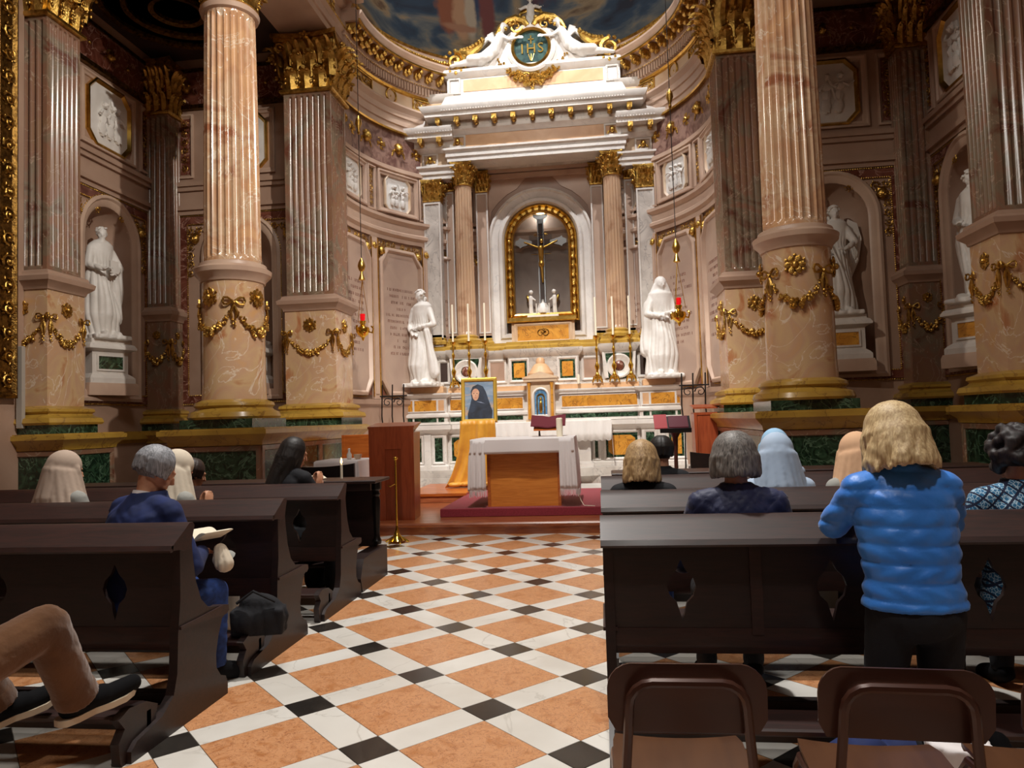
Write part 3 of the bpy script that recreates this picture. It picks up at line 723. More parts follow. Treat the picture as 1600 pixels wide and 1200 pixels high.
def fluted_square(b, x, y, z0, z1, n=7, dep=.035):
    """square pier with n flutes per side, half sizes x, y"""
    def outline(d):
        out = []
        for sx, sy, ax in ((-1, -1, 0), (1, -1, 1), (1, 1, 2), (-1, 1, 3)):
            ln = 2*(x if ax % 2 == 0 else y); m = .07*ln; st = (ln-2*m)/n; pts = [(0, 0)]
            for i in range(n):
                a = m+st*i
                for q in (.12, .3, .5, .7, .88): pts.append((a+st*q, d*math.sin(PI*(q-.12)/.76)*dep if .12 < q < .88 else 0))
            for t, dd in pts:
                if ax == 0: out.append((-x+t, -y+dd))
                elif ax == 1: out.append((x-dd, -y+t))
                elif ax == 2: out.append((x-t, y-dd))
                else: out.append((-x+dd, y-t))
        return out
    H = z1-z0
    return loft(b, [[Vector((p[0], p[1], z0+H*f)) for p in outline(d)] for f, d in ((0, 0), (.015, 0), (.02, 1), (.98, 1), (.985, 0), (1, 0))])
def sqring(b, x, y, prof):
    return loft(b, [[Vector((sx*(x+o), sy*(y+o), z)) for sx, sy in ((-1, -1), (1, -1), (1, 1), (-1, 1))] for o, z in prof])
BASEP = [(.16, 1.54), (.18, 1.57), (.16, 1.63), (.09, 1.66), (.07, 1.69), (.1, 1.72), (.09, 1.76), (.02, 1.79), (0, 1.8)]
RINGP = [(0, 3.38), (.02, 3.39), (.03, 3.43), (.1, 3.5), (.11, 3.56), (.05, 3.6), (.04, 3.64), (0, 3.66)]
capR = capital_mesh(.98, .36); capS = capital_mesh(.98, .42, True); capS2 = capital_mesh(.98, .24, True)
def big_column(x, y, label):
    t = empty('marble_column', (x, y, 0), 0, label, 'column')
    obj('plinth', sqring(B(), .5, .5, [(0, 1.42), (0, 1.54)]), green, t)
    obj('base', lathe(B(), [(.42+o, z) for o, z in BASEP], 48), yellow, t)
    obj('drum', lathe(B(), [(.42, 1.8), (.41, 2.0), (.405, 3.0), (.4, 3.4)], 48), drum, t)
    obj('ring', lathe(B(), [(.4+o, z) for o, z in RINGP], 48), plaster_lt, t)
    obj('shaft', fluted(B(), .375, .335, 3.66, 7.15), breccia, t)
    obj('astragal', lathe(B(), [(.33, 7.12), (.38, 7.14), (.4, 7.19), (.36, 7.24), (.33, 7.25)], 48), plaster_lt, t)
    finish('capital', capR, gold, t, loc=(0, 0, 7.27))
    F = colF(0, 0, .41); C = 2*PI*.41; st = C/4
    for i in range(4):
        u = st*i - .12
        b = B(); rosette(b, F, u, 3.16, .125); obj('rosette', b, gold, t)
        b = B(); garland(b, F, u-st/2+.05, u+st/2-.05, 2.95, .26, .055, i); obj('garland', b, gold, t)
        b = B(); ribbon(b, F, u+st/2, 3.05, .13, 1.6); obj('ribbon', b, gold, t)
    return t
big_column(-4.97, 9.3, 'round fluted salmon marble column on the left with gilt garlands')
big_column(2.47, 9.3, 'round fluted salmon marble column on the right with gilt garlands')
def pier(x, y, hx, hy, label, cap, capsx=(1, 1), fl=7, mats=(breccia_dk, drum), zt=7.27, gar=True):
    t = empty('marble_pilaster', (x, y, 0), 0, label, 'pilaster')
    obj('plinth', sqring(B(), hx+.12, hy+.12, [(0, 1.42), (0, 1.54)]), green, t)
    obj('base', sqring(B(), hx, hy, BASEP), yellow, t)
    obj('drum', sqring(B(), hx, hy, [(0, 1.8), (0, 3.4)]), mats[1], t)
    obj('ring', sqring(B(), hx, hy, RINGP), plaster, t)
    obj('shaft', fluted_square(B(), hx-.03, hy-.03, 3.66, zt-.05, fl), mats[0], t)
    o = finish('capital', cap, gold, t, loc=(0, 0, zt)); o.scale = (capsx[0], capsx[1], 1)
    if gar:
        for F, w_ in ((flatF(x, y-hy, 0), hx), (flatF(x+hx, y, PI/2), hy), (flatF(x-hx, y, -PI/2), hy)):
            F0 = lambda u, z, d, F=F: F(u, z, d) - Vector((x, y, 0))
            if w_ < .2: continue
            b = B(); rosette(b, F0, 0, 3.14, min(.12, w_*.3)); obj('rosette', b, gold, t)
            b = B(); garland(b, F0, -w_*.82, w_*.82, 2.9, .24, .05, 3); obj('garland', b, gold, t)
            for q in (-.9, .9): obj('ribbon', ribbon(B(), F0, q*w_, 2.98, .1, 2.2), gold, t)
    return t
pier(-4.9, 12.15, .45, .4, 'square fluted marble pilaster behind the left round column', capS, (1.07, .95))
pier(2.46, 12.15, .45, .4, 'square fluted marble pilaster behind the right round column', capS, (1.07, .95))
pier(-7.78, 9.2, .38, .35, 'square fluted dark marble pier at the far left beside the gilt frame', capS, (.92, .85), 6, (breccia_dk, drum))
pier(5.03, 9.23, .4, .34, 'square fluted marble pier at the far right edge', capS, (.95, .83), 6, (breccia_dk, drum))
pier(-7.93, 12.3, .26, .22, 'narrow dark fluted pilaster in the left corner between two niches', capS2, (1.08, .95), 4, (breccia_dk, breccia_dk))
pier(5.17, 12.3, .26, .22, 'narrow dark fluted pilaster in the right corner between two niches', capS2, (1.08, .95), 4, (breccia_dk, breccia_dk))
YCAP = [(0, 1.19), (.03, 1.2), (.04, 1.25), (.1, 1.31), (.13, 1.34), (.13, 1.4), (.02, 1.42), (-.2, 1.421)]
def parapet(x0, x1, y0, y1, label, panels):
    t = empty('marble_parapet', ((x0+x1)/2, (y0+y1)/2, 0), 0, label, 'parapet'); X, Y = (x1-x0)/2, (y1-y0)/2
    obj('core', box(B(), -X, X, -Y, Y, 0, 1.4), green, t)
    obj('foot', sqring(B(), X, Y, [(.06, 0), (.06, .16), (.02, .22), (0, .23)]), greywhite, t)
    obj('cap_moulding', sweep(B(), [(-X, -Y), (X, -Y), (X, Y), (-X, Y)], YCAP, True), yellow, t)
    b = B(); box(b, -X-.1, X+.1, -Y-.1, Y+.1, 1.395, 1.42); obj('cap_slab', b, yellow, t)
    for F, w_ in ((flatF(0, -Y, 0), X), (flatF(X, 0, PI/2), Y), (flatF(-X, 0, -PI/2), Y)):
        k = max(1, round(w_/1.0)); s = 2*w_/k
        for i in range(k):
            b = B(); u = -w_+s*i; fmould(b, F, rect(u, u+s, .23, 1.19), [(0, 0), (0, .02), (.06, .02), (.07, .002)]); obj('panel_frame', b, breccia_dk, t)
parapet(-5.55, -4.33, 8.75, 12.6, 'long green marble parapet with yellow moulding under the left round column', 0)
parapet(1.88, 3.0, 8.75, 12.6, 'long green marble parapet with yellow moulding under the right round column', 0)
parapet(-8.3, -7.1, 8.75, 9.75, 'green marble pedestal under the far left square pier', 0)
parapet(4.5, 5.6, 8.8, 9.75, 'green marble pedestal under the far right square pier', 0)
parapet(-8.4, -7.58, 12.0, 12.6, 'small green marble pedestal in the left rear corner', 0)
parapet(4.82, 5.6, 12.0, 12.6, 'small green marble pedestal in the right rear corner', 0)
# gilt picture frame on the nave wall at the far left
F = flatF(-7.73, 0, PI/2)
t = empty('gilt_picture_frame', (-7.73, 8.1, 1.9), 0, 'tall carved gilt frame on the wall at the extreme left', 'frame')
F0 = lambda u, z, d: F(u, z, d)-Vector((-7.73, 8.1, 1.9))
b = B(); fmould(b, F0, rect(6.2, 8.62, 1.9, 9.0), [(0, 0), (0, .1), (.04, .12), (.08, .08), (.3, .08), (.34, .14), (.4, .1), (.5, .02)]); obj('frame_moulding', b, darkgold, t)
b = B()
for k in range(22): foliage(b, F0, 8.35, 8.58, 2.0+k*.31, 2.28+k*.31, .1, k)
obj('carved_leafwork', b, gold, t, kind='stuff')
b = B(); beadline(b, F0, [(8.27, 1.95), (8.27, 8.9)], .02, .045, .13); obj('gilt_beading', b, gold, t)
b = B(); fbox(b, F0, 6.6, 8.2, 2.3, 8.7, 0, .02); obj('picture', b, redmarble, t)
obj('wall_conduit', cbox(B(), -.04, .04, -.03, .03, 0, 1.1, .01), M('pale_plastic', '#A8A096', .5), loc=(-7.66, 8.7, 1.5), label='slim upright white box beside the gilt frame on the pedestal', cat='light')

# ================================================================== HIGH ALTAR
X0 = -1.2
A = empty('altarpiece', (X0, 15.0, 0), 0, 'tall white marble and gilt altarpiece with columns filling the apse', 'altar')
def ap(name, bm, mat, parent=None, **k): return obj(name, bm, mat, parent or A, **k)
AF = flatF(0, 0, 0)        # local: u = x, d = towards the viewer from local y
def AFy(y): return lambda u, z, d: Vector((u, y-d, z))
# predella steps
ap('predella', box(B(), -2.95, 2.95, -1.0, .9, 0, .3), greywhite)
b = B(); loft(b, [[Vector(p) for p in ((-2.95, -.85, z), (-2.2, -.95, z), (-1.2, -.95, z), (-.9, -1.15, z), (.9, -1.15, z), (1.2, -.95, z), (2.2, -.95, z), (2.95, -.85, z), (2.95, .8, z), (-2.95, .8, z))] for z in (.3, .45)])
ap('plinth_course', b, greywhite)
# lower storey body and mensa
OUT = [(-2.85, .8), (-2.85, -.65), (-1.95, -.65), (-1.95, -.5), (-.95, -.5), (-.95, -.72), (.95, -.72), (.95, -.5), (1.95, -.5), (1.95, -.65), (2.85, -.65), (2.85, .8)]
ap('lower_body', sweep(B(), OUT, [(0, .45), (.05, .45), (.05, .52), (0, .56), (0, 1.16), (.03, 1.2), (.1, 1.25), (.12, 1.26), (.12, 1.35), (-.3, 1.351), (-.5, 1.351), (-.5, .45)]), white)
ap('mensa_slab', box(B(), -2.7, 2.7, -.55, .8, 1.25, 1.352), white)
def inlay(u0, u1, z0, z1, y, shape='octa', gm=green, ym=yellowp, fr=.05):
    F = AFy(y)
    f = ap('inlay_frame', fmould(B(), F, rect(u0, u1, z0, z1), [(0, 0), (0, .03), (fr*.4, .035), (fr, .012), (fr, 0)]), white)
    ap('green_inlay', fbox(B(), F, u0+fr, u1-fr, z0+fr, z1-fr, 0, .008), gm)
    cu, cz, ru, rz = (u0+u1)/2, (z0+z1)/2, (u1-u0)/2-fr*1.9, (z1-z0)/2-fr*1.9
    if shape == 'octa': ap('yellow_inlay', fplate(B(), F, octa(cu, cz, ru, rz, .3), 0, .016), ym)
    elif shape == 'rect': ap('yellow_inlay', fplate(B(), F, rect(cu-ru, cu+ru, cz-rz, cz+rz), 0, .016), ym)
    elif shape == 'disc': ap('yellow_inlay', fplate(B(), F, [(cu+ru*math.cos(2*PI*k/24), cz+min(ru, rz)*math.sin(2*PI*k/24)) for k in range(24)], 0, .016), ym)
for s in (-1, 1):
    q = lambda a, c: (min(s*a, s*c), max(s*a, s*c))
    inlay(*q(2.42, 2.8), .56, 1.14, -.65, 'rect'); inlay(*q(1.98, 2.24), .56, 1.14, -.65, None); inlay(*q(1.2, 1.92), .56, 1.14, -.5, 'octa'); 
    inlay(*q(.98, 1.14), .56, 1.14, -.5, None)
    inlay(*q(.5, .72), .56, 1.14, -.72, None, plaster)
    ap('pilaster_strip', fbox(B(), AFy(-.65), *q(2.26, 2.4), .52, 1.16, 0, .05), white)
F = AFy(-.72)
for cu in (-.3, .3):
    ap('carved_roundel', fmould(B(), F, [(cu+.15*math.cos(2*PI*k/20), .86+.15*math.sin(2*PI*k/20)) for k in range(20)], [(0, 0), (0, .04), (.03, .05), (.05, .02)]), creamm)
    ap('bronze_boss', blob(B(), F(cu, .86, .02), (.08, .03, .08), None, 2), darkgold)
# gradines
OUT2 = [(-2.8, .8), (-2.8, -.55), (-1.95, -.55), (-1.95, -.4), (1.95, -.4), (1.95, -.55), (2.8, -.55), (2.8, .8)]
ap('gradine', sweep(B(), OUT2, [(0, 1.35), (.05, 1.36), (.05, 1.4), (.02, 1.41), (.02, 1.5), (.06, 1.52), (.06, 1.56), (0, 1.6), (0, 1.9), (.03, 1.92), (.1, 1.97), (.1, 2.0), (-.4, 2.001), (-.4, 1.36)]), white)
ap('ledge_top', box(B(), -2.75, 2.75, -.45, .8, 1.9, 2.0), white)
for s in (-1, 1):
    q = lambda a, c: (min(s*a, s*c), max(s*a, s*c))
    for a, c, y in ((.4, 1.9, -.4), (2.0, 2.12, -.55), (2.16, 2.62, -.55), (2.66, 2.76, -.55)):
        F = AFy(y); ap('green_strip', fbox(B(), F, *q(a, c), 1.415, 1.495, 0, .03), green)
        ap('honey_panel', fbox(B(), F, *q(a, c), 1.64, 1.86, 0, .012), yellowp if a != 2.0 else peach)
        ap('panel_frame', fmould(B(), F, rect(*q(a-.02, c+.02), 1.62, 1.88), [(0, 0), (0, .02), (.02, .015), (.02, 0)]), white)
    ap('statue_block', cbox(B(), s*2.38-.36, s*2.38+.36, -.52, .2, 2.0, 2.14, .015), peach)
ap('rear_ledge', box(B(), -1.95, 1.95, -.35, .8, 2.0, 2.1), peach)
# upper dado
OUT3 = [(-2.6, .3), (-2.6, -.12), (-1.9, -.12), (-1.9, -.25), (-1.25, -.25), (-1.25, .3), (-.75, .3), (-.75, .15), (.75, .15), (.75, .3), (1.25, .3), (1.25, -.25), (1.9, -.25), (1.9, -.12), (2.6, -.12), (2.6, .3)]
ap('upper_dado', sweep(B(), OUT3, [(0, 2.0), (.05, 2.0), (.05, 2.12), (0, 2.16), (0, 2.72), (.04, 2.76), (.09, 2.84), (.09, 2.9), (-.25, 2.9), (-.25, 2.0)]), greywhite)
b = B(); box(b, -2.55, -1.92, -.08, .3, 2.0, 2.9); box(b, 1.92, 2.55, -.08, .3, 2.0, 2.9); box(b, -1.3, 1.3, .34, .5, 2.0, 2.9); box(b, -1.88, -1.27, -.2, .5, 2.0, 2.9); box(b, 1.27, 1.88, -.2, .5, 2.0, 2.9); box(b, -.7, .7, .2, .6, 2.0, 2.9); ap('dado_core', b, greywhite, kind=None)
ap('yellow_base_course', sweep(B(), OUT3, [(0, 2.9), (.06, 2.9), (.06, 2.96), (.02, 3.0), (.02, 3.06), (-.25, 3.06), (-.25, 2.9)]), yellow)
for s in (-1, 1):
    cu = s*1.575; F = AFy(-.25); poly = lambda r, n=28: [(cu+r*math.cos(2*PI*k/n), 2.44+r*math.sin(2*PI*k/n)) for k in range(n)]
    ap('dark_inlay', fbox(B(), F, cu-.27, cu+.27, 2.18, 2.7, 0, .008), green)
    ap('roundel', fmould(B(), F, poly(.25), [(0, 0), (0, .05), (.03, .06), (.1, .03), (.14, .03), (.14, 0)]), white)
    ap('crest', blob(B(), F(cu, 2.44, .01), (.1, .05, .12), None, 2), redmarble)
    ap('bracket', fplate(B(), F, [(cu-.3, 2.2), (cu-.22, 2.2), (cu-.25, 2.5), (cu-.3, 2.72), (cu-.34, 2.72)], 0, .06), white)
    ap('bracket', fplate(B(), F, [(cu+.3, 2.2), (cu+.22, 2.2), (cu+.25, 2.5), (cu+.3, 2.72), (cu+.34, 2.72)], 0, .06), white)
    F = AFy(.15); inlay(min(s*.3, s*.72), max(s*.3, s*.72), 2.2, 2.7, .15, 'rect')
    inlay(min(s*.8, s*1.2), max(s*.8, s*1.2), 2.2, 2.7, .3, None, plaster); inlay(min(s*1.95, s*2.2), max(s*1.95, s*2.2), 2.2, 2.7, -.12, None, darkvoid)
# rear wall with arched recess
F = AFy(.6); NS = 5.32
b = B(); wall_hole(b, F, -2.7, 2.7, 3.0, 7.1, -.8, .8, 3.05, NS, 0, 24); ap('rear_wall', b, plaster, recalc=False)
b = B(); box(b, -2.72, -.9, .62, .75, 2.9, 8.0); box(b, .9, 2.72, .62, .75, 2.9, 8.0); box(b, -.9, .9, .85, .9, 2.9, 7.0); ap('rear_core', b, plaster)
ap('recess_reveal', loft(B(), [[F(u, z, d) for u, z in archp(-.8, .8, 3.05, NS, 24)] for d in (0, -.24)], cap=False), greywhite)
ap('recess_back', fplate(B(), F, archp(-.8, .8, 3.05, NS, 24), -.25, -.24), screen)
ap('outer_arch', fmould(B(), F, archp(-1.14, 1.14, 2.95, NS, 28), [(0, 0), (0, .12), (.05, .14), (.08, .1), (.2, .08), (.24, .13), (.3, .13), (.34, .05), (.34, -.1)]), white)
ap('gilt_arch_frame', fmould(B(), F, archp(-.79, .79, 3.52, NS, 28), [(0, -.05), (0, .06), (.03, .08), (.07, .02), (.12, .02), (.15, .06), (.19, .04), (.19, -.1)]), goldflat)
b = B()
for sgn in (-1, 1):
    for k in range(9): blob(b, F(sgn*.69, 3.7+k*.2, .04), (.035, .03, .07))
for k in range(15): t = PI*(k+.5)/15; blob(b, F(.69*math.cos(t), NS+.69*math.sin(t), .04), (.035, .03, .035))
ap('gilt_leaf_ornament', b, gold, kind='stuff')
for s in (-1, 1):
    for k, (a, c) in enumerate(((0, .5),)):
        pts = [(s*1.15, NS+.25), (s*1.15, 6.72), (s*.3, 6.72)] + [(s*1.27*math.sin(t), NS+1.27*math.cos(t)) for t in [x*PI/2/8 for x in range(2, 8)]]
        pts = [p for p in pts if abs(p[0]) <= 1.16]
        ap('spandrel_panel', fplate(B(), F, pts if s < 0 else pts, 0, .02), plaster_lt)
b = B(); fbox(b, F, -1.25, 1.25, 6.72, 6.82, 0, .1); fbox(b, F, -1.25, 1.25, 6.84, 6.95, 0, .16); ap('inner_architrave', b, plaster_lt)
# honey panel under the recess
F2 = AFy(.42)
b = B(); box(b, -.68, .68, .42, .8, 3.0, 3.5); ap('sill_block', b, creamm)
ap('sill_panel', fplate(B(), F2, rect(-.55, .55, 3.1, 3.42), 0, .015), yellowp)
ap('sill_frame', fmould(B(), F2, rect(-.62, .62, 3.04, 3.48), [(0, 0), (0, .03), (.03, .04), (.07, .01)]), creamm)
b = B(); spiral(b, F2, -.05, 3.26, .09, 1.3, 1, 0, .02, .012); spiral(b, F2, .05, 3.26, .09, 1.3, -1, 2, .02, .012); ap('carved_monogram', b, darkgold)
ap('gilt_sill', cbox(B(), -.72, .72, .32, .8, 3.5, 3.6, .015), goldflat)
# glass pane
gl = bpy.data.materials.new('glass'); gl.use_nodes = True
def _gl():
    n = gl.node_tree.nodes; l = gl.node_tree.links; n.remove(n['Principled BSDF']); tr = n.new('ShaderNodeBsdfTransparent'); gs = n.new('ShaderNodeBsdfGlossy'); gs.inputs['Roughness'].default_value = .03
    fr = n.new('ShaderNodeFresnel'); fr.inputs['IOR'].default_value = 1.5; mx = n.new('ShaderNodeMixShader'); l.new(fr.outputs[0], mx.inputs[0]); l.new(tr.outputs[0], mx.inputs[1]); l.new(gs.outputs[0], mx.inputs[2]); l.new(mx.outputs[0], n['Material Output'].inputs[0])
_gl()
ap('glass_pane', fplate(B(), F, archp(-.6, .6, 3.7, NS, 24), -.03, -.025), gl)
# columns, pilasters and capitals of the altarpiece
cA = capital_mesh(.47, .19); cB = capital_mesh(.45, .17, True)
for s in (-1, 1):
    x = s*1.575
    c = empty('altar_column', (x, -.02, 0)); c.parent = A
    obj('base', lathe(B(), [(.3, 3.04), (.31, 3.1), (.28, 3.13), (.24, 3.15), (.25, 3.19), (.21, 3.22)], 32), yellow, c)
    obj('shaft', fluted(B(), .2, .175, 3.2, 6.42, 20, 6, .1), altarcol, c)
    finish('capital', cA, gold, c, loc=(0, 0, 6.43))
    for xx, yy, w_, dz in ((s*2.24, -.02, .18, -.3), (s*1.92, .3, .09, 0), (s*1.25, .52, .13, 0)):
        c = empty('altar_pilaster', (xx, yy, dz if dz else 0)); c.scale = (1, 1, 1 if not dz else 1.0); c.parent = A
        obj('base', sqring(B(), w_, .12, [(.06, 3.04-dz), (.06, 3.1-dz), (.02, 3.14-dz), (.02, 3.18-dz), (0, 3.2-dz), (0, 3.25-dz)]), yellow, c)
        obj('shaft', box(B(), -w_, w_, -.12, .12, 3.15 if not dz else 3.3, 6.42), greywhite if w_ > .15 else plaster_lt, c)
        obj('shaft_inlay', fmould(B(), AFy(-.12), rect(-w_, w_, 3.3, 6.38), [(0, 0), (0, .02), (.03, .02), (.03, 0)]), white, c)
        o = finish('capital', cB, gold, c, loc=(0, 0, 6.43)); o.scale = (w_/.17, .8, 1)
# entablature
EP = [(-1.86, .85), (-1.86, .3), (-1.86, -.25), (1.86, -.25), (1.86, .3), (1.86, .85)]
ap('architrave', sweep(B(), EP, [(-.5, 6.9), (0, 6.9), (0, 6.99), (.03, 7.0), (.03, 7.1), (.08, 7.13), (.08, 7.17), (-.5, 7.18)]), white)
b = B(); box(b, -1.84, 1.84, -.22, .85, 6.905, 8.0); box(b, -1.84, 1.84, .0, .85, 8.0, 8.2); ap('entablature_core', b, greywhite)
ap('frieze', sweep(B(), EP, [(-.3, 7.17), (.0, 7.17), (.0, 7.45), (-.3, 7.46)]), peach)
ap('bed_moulding', sweep(B(), EP, [(-.3, 7.44), (.02, 7.45), (.05, 7.5), (.12, 7.54), (.12, 7.6), (-.3, 7.61)]), white)
ap('cornice', sweep(B(), EP, [(-.3, 7.72), (.1, 7.73), (.38, 7.73), (.38, 7.8), (.41, 7.81), (.47, 7.9), (.47, 7.93), (.3, 7.95), (.08, 8.1), (0, 8.3), (-.3, 8.31)]), white)
ap('cornice_soffit_band', sweep(B(), EP, [(-.3, 7.6), (.11, 7.6), (.11, 7.73), (-.3, 7.74)]), greywhite)
def dent(path, z0, z1, off, skip=()):
    b = B()
    for i in range(len(path)-1):
        if i in skip: continue
        p, q = Vector(path[i]), Vector(path[i+1]); d = (q-p); l = d.length; d.normalize(); nr_ = Vector((d.y, -d.x)); n = max(1, int(l/.055))
        for k in range(n+1):
            c = p+d*k*l/n + nr_*off; box(b, c.x-.014, c.x+.014, c.y-.02, c.y+.02, z0, z1)
    return b
def modl(c, d, nr_, dz=0):
    b = B(); F_ = lambda u, z, dd: Vector((c.x+d.x*u+nr_.x*dd, c.y+d.y*u+nr_.y*dd, z+dz))
    fbox(b, F_, -.05, .05, 7.62, 7.72, .1, .34); blob(b, F_(0, 7.64, .3), (.05, .06, .07)); blob(b, F_(0, 7.6, .2), (.04, .05, .04)); ap('modillion', b, gold)
ap('dentils', dent(EP, 7.82, 7.9, .415, (0, 4)), greywhite, kind='stuff')
for k in range(11): modl(Vector((-1.86, -.25)).lerp(Vector((1.86, -.25)), -.03+1.06*k/10), Vector((1, 0)), Vector((0, -1)))
for s in (-1, 1):
    for y in (.05, .45): modl(Vector((s*1.86, y)), Vector((0, s)), Vector((s, 0)))
    W = [(s*1.7, -.16), (s*2.46, -.16), (s*2.46, .2)]
    if s < 0: W = W[::-1]
    dz = -.32
    for nm, pr, mt in (('wing_architrave', [(-.3, 6.9), (0, 6.9), (0, 6.99), (.03, 7.0), (.03, 7.1), (.08, 7.13), (.08, 7.17), (-.3, 7.18)], white), ('wing_frieze', [(-.3, 7.17), (.0, 7.17), (.0, 7.45), (-.3, 7.46)], creamm),
        ('wing_cornice', [(-.3, 7.45), (.02, 7.45), (.05, 7.5), (.11, 7.54), (.11, 7.68), (.3, 7.69), (.3, 7.76), (.33, 7.77), (.39, 7.86), (.39, 7.89), (.25, 7.93), (.06, 8.1), (0, 8.26), (-.3, 8.28)], white)):
        ap(nm, sweep(B(), W, [(o, z+dz) for o, z in pr]), mt)
    ap('wing_dentils', dent(W, 7.78+dz, 7.86+dz, .335), greywhite, kind='stuff')
    for x in (1.98, 2.38): modl(Vector((s*x, -.16)), Vector((1, 0)), Vector((0, -1)), dz-.04)
    WA = [(s*1.7, -.1), (s*2.4, -.1), (s*2.4, .2)]
    if s < 0: WA = WA[::-1]
    ap('wing_attic', sweep(B(), WA, [(-.3, 7.9), (.04, 7.92), (0, 7.98), (0, 8.26), (.03, 8.28), (.08, 8.36), (.08, 8.42), (-.3, 8.43)]), greywhite)
    ap('wing_panel', fplate(B(), AFy(-.1), rect(min(s*1.9, s*2.34), max(s*1.9, s*2.34), 8.02, 8.24), 0, .012), peach)
    ap('wing_core', box(B(), min(s*1.6, s*2.38), max(s*1.6, s*2.38), -.05, .5, 6.6, 8.4), greywhite)
    ap('wing_wall', box(B(), min(s*1.5, s*2.5), max(s*1.5, s*2.5), .2 if False else .45, .6, 2.9, 6.7), plaster)
for s in (-1, 1):
    for cu, y, dz in ((s*1.62, -.25, 0), (s*2.24, -.16, -.32)):
        F_ = (lambda y, dz: lambda u, z, d: Vector((u, y-d, z+dz)))(y, dz); ap('frieze_block', fmould(B(), F_, rect(cu-.17, cu+.17, 7.19, 7.44), [(0, 0), (0, .03), (.03, .03), (.04, .01)]), white)
        ap('gilt_mask', face_boss(B(), F_, cu, 7.31, .09), gold)
# attic
ATC = [(-1.83, .85), (-1.83, -.16), (1.83, -.16), (1.83, .85)]
ap('attic', sweep(B(), ATC, [(-.3, 8.2), (.05, 8.28), (.0, 8.36), (0, 8.72), (.04, 8.74), (.1, 8.82), (.1, 8.88), (-.3, 8.89)]), white)
b = B(); box(b, -1.6, 1.6, .0, .85, 8.2, 8.88); ap('attic_core', b, white)
F_ = AFy(-.16)
ap('peach_panel', fplate(B(), F_, rect(-1.48, 1.48, 8.42, 8.68), 0, .012), peach)
for s in (-1, 1):
    ap('attic_block', fmould(B(), F_, rect(s*1.67-.13, s*1.67+.13, 8.38, 8.72), [(0, 0), (0, .03), (.03, .03), (.04, .01)]), greywhite)
# crowning group: medallion with gold letters, scrolls, swag
F_ = AFy(-.18); cz = 9.22
b = B(); pl = [(-1.25, 8.88), (1.25, 8.88), (1.0, 8.98), (.75, 9.2), (.62, 9.5)] + [(.62*math.cos(t), 9.35+.36*math.sin(t)) for t in [PI*k/12 for k in range(1, 12)]] + [(-.62, 9.5), (-.75, 9.2), (-1.0, 8.98)]
ap('crowning_block', fplate(b, F_, pl, -.3, 0), white)
circ = lambda r, n=36: [(r*math.cos(2*PI*k/n), cz+r*math.sin(2*PI*k/n)) for k in range(n)]
ap('white_ring', fmould(B(), F_, circ(.52), [(0, 0), (0, .06), (.05, .09), (.12, .06), (.12, 0)]), white)
md = ap('medallion', fplate(B(), F_, circ(.36), 0, .03), M('teal_mosaic', '#39564E', .3, c2='#1E3434', scale=12))
ap('gilt_ring', fmould(B(), F_, circ(.42), [(0, 0), (0, .09), (.03, .11), (.06, .08), (.06, 0)]), goldflat)
def letters(txt, size, parent, mat, loc, name='lettering'):
    cu = bpy.data.curves.new('t', 'FONT'); cu.body = txt; cu.size = size; cu.extrude = .008; cu.align_x = 'CENTER'; cu.align_y = 'CENTER'; cu.resolution_u = 3
    o = bpy.data.objects.new('t', cu); COL.objects.link(o); dg = bpy.context.evaluated_depsgraph_get(); dg.update()
    me = bpy.data.meshes.new_from_object(o.evaluated_get(dg)); bpy.data.objects.remove(o); me.materials.clear(); me.materials.append(mat)
    r = bpy.data.objects.new(name, me); COL.objects.link(r); r.parent = parent; r.location = loc; r.rotation_euler = (PI/2, 0, 0); return r
for ch, u in (('I', -.19), ('H', 0), ('S', .2)): letters(ch, .3, md, goldflat, (u, -.18-.18+.14-.005, cz-.03))
b = B(); Fm = AFy(-.215)
fbox(b, Fm, -.012, .012, cz+.08, cz+.26, 0, .015); fbox(b, Fm, -.06, .06, cz+.17, cz+.19, 0, .015)
for u in (-.06, 0, .06): tube(b, [Fm(u, cz-.14, .01), Fm(u*.2, cz-.28, .01)], .008, 5)
obj('cross_and_nails', b, goldflat, md)
b = B(); garland(b, F_, -.72, .72, 9.02, .5, .1, 5); ap('gilt_swag', b, gold)
b = B(); ribbon(b, F_, 0, 8.58, .16, 1.3); ap('gilt_bow', b, gold)
for s in (-1, 1):
    b = B(); pts = [F_(s*u, z, .06) for u, z in ((.06, 9.68), (.14, 9.8), (.3, 9.86), (.48, 9.82), (.64, 9.68), (.72, 9.55))]
    tube(b, pts, [.06, .08, .09, .08, .07, .05], 8); spiral(b, F_, s*.3, 9.68, .14, 1.3, s, 0, .06, .035, 12)
    for k in range(6): blob(b, F_(s*(.12+.1*k), 9.84-.012*k*k, .1), (.05, .05, .05))
    ap('upper_scroll', b, gold)
    b = B(); spiral(b, F_, s*1.62, 9.06, .2, 1.6, s, PI/2, .06, .055, 16)
    for k in range(12): t = 2*PI*k/12; blob(b, F_(s*1.62+.24*math.cos(t), 9.06+.24*math.sin(t), .05), (.05, .05, .05))
    tube(b, [F_(s*1.5, 9.26, .05), F_(s*1.28, 9.2, .05), F_(s*1.1, 9.34, .04), F_(s*1.0, 9.5, .02)], [.07, .09, .07, .03], 8)
    for k in range(8): blob(b, F_(s*(1.48-.065*k), 9.28+.002*k*k*2, .08), (.05, .06, .06))
    ap('corner_volute', b, gold)
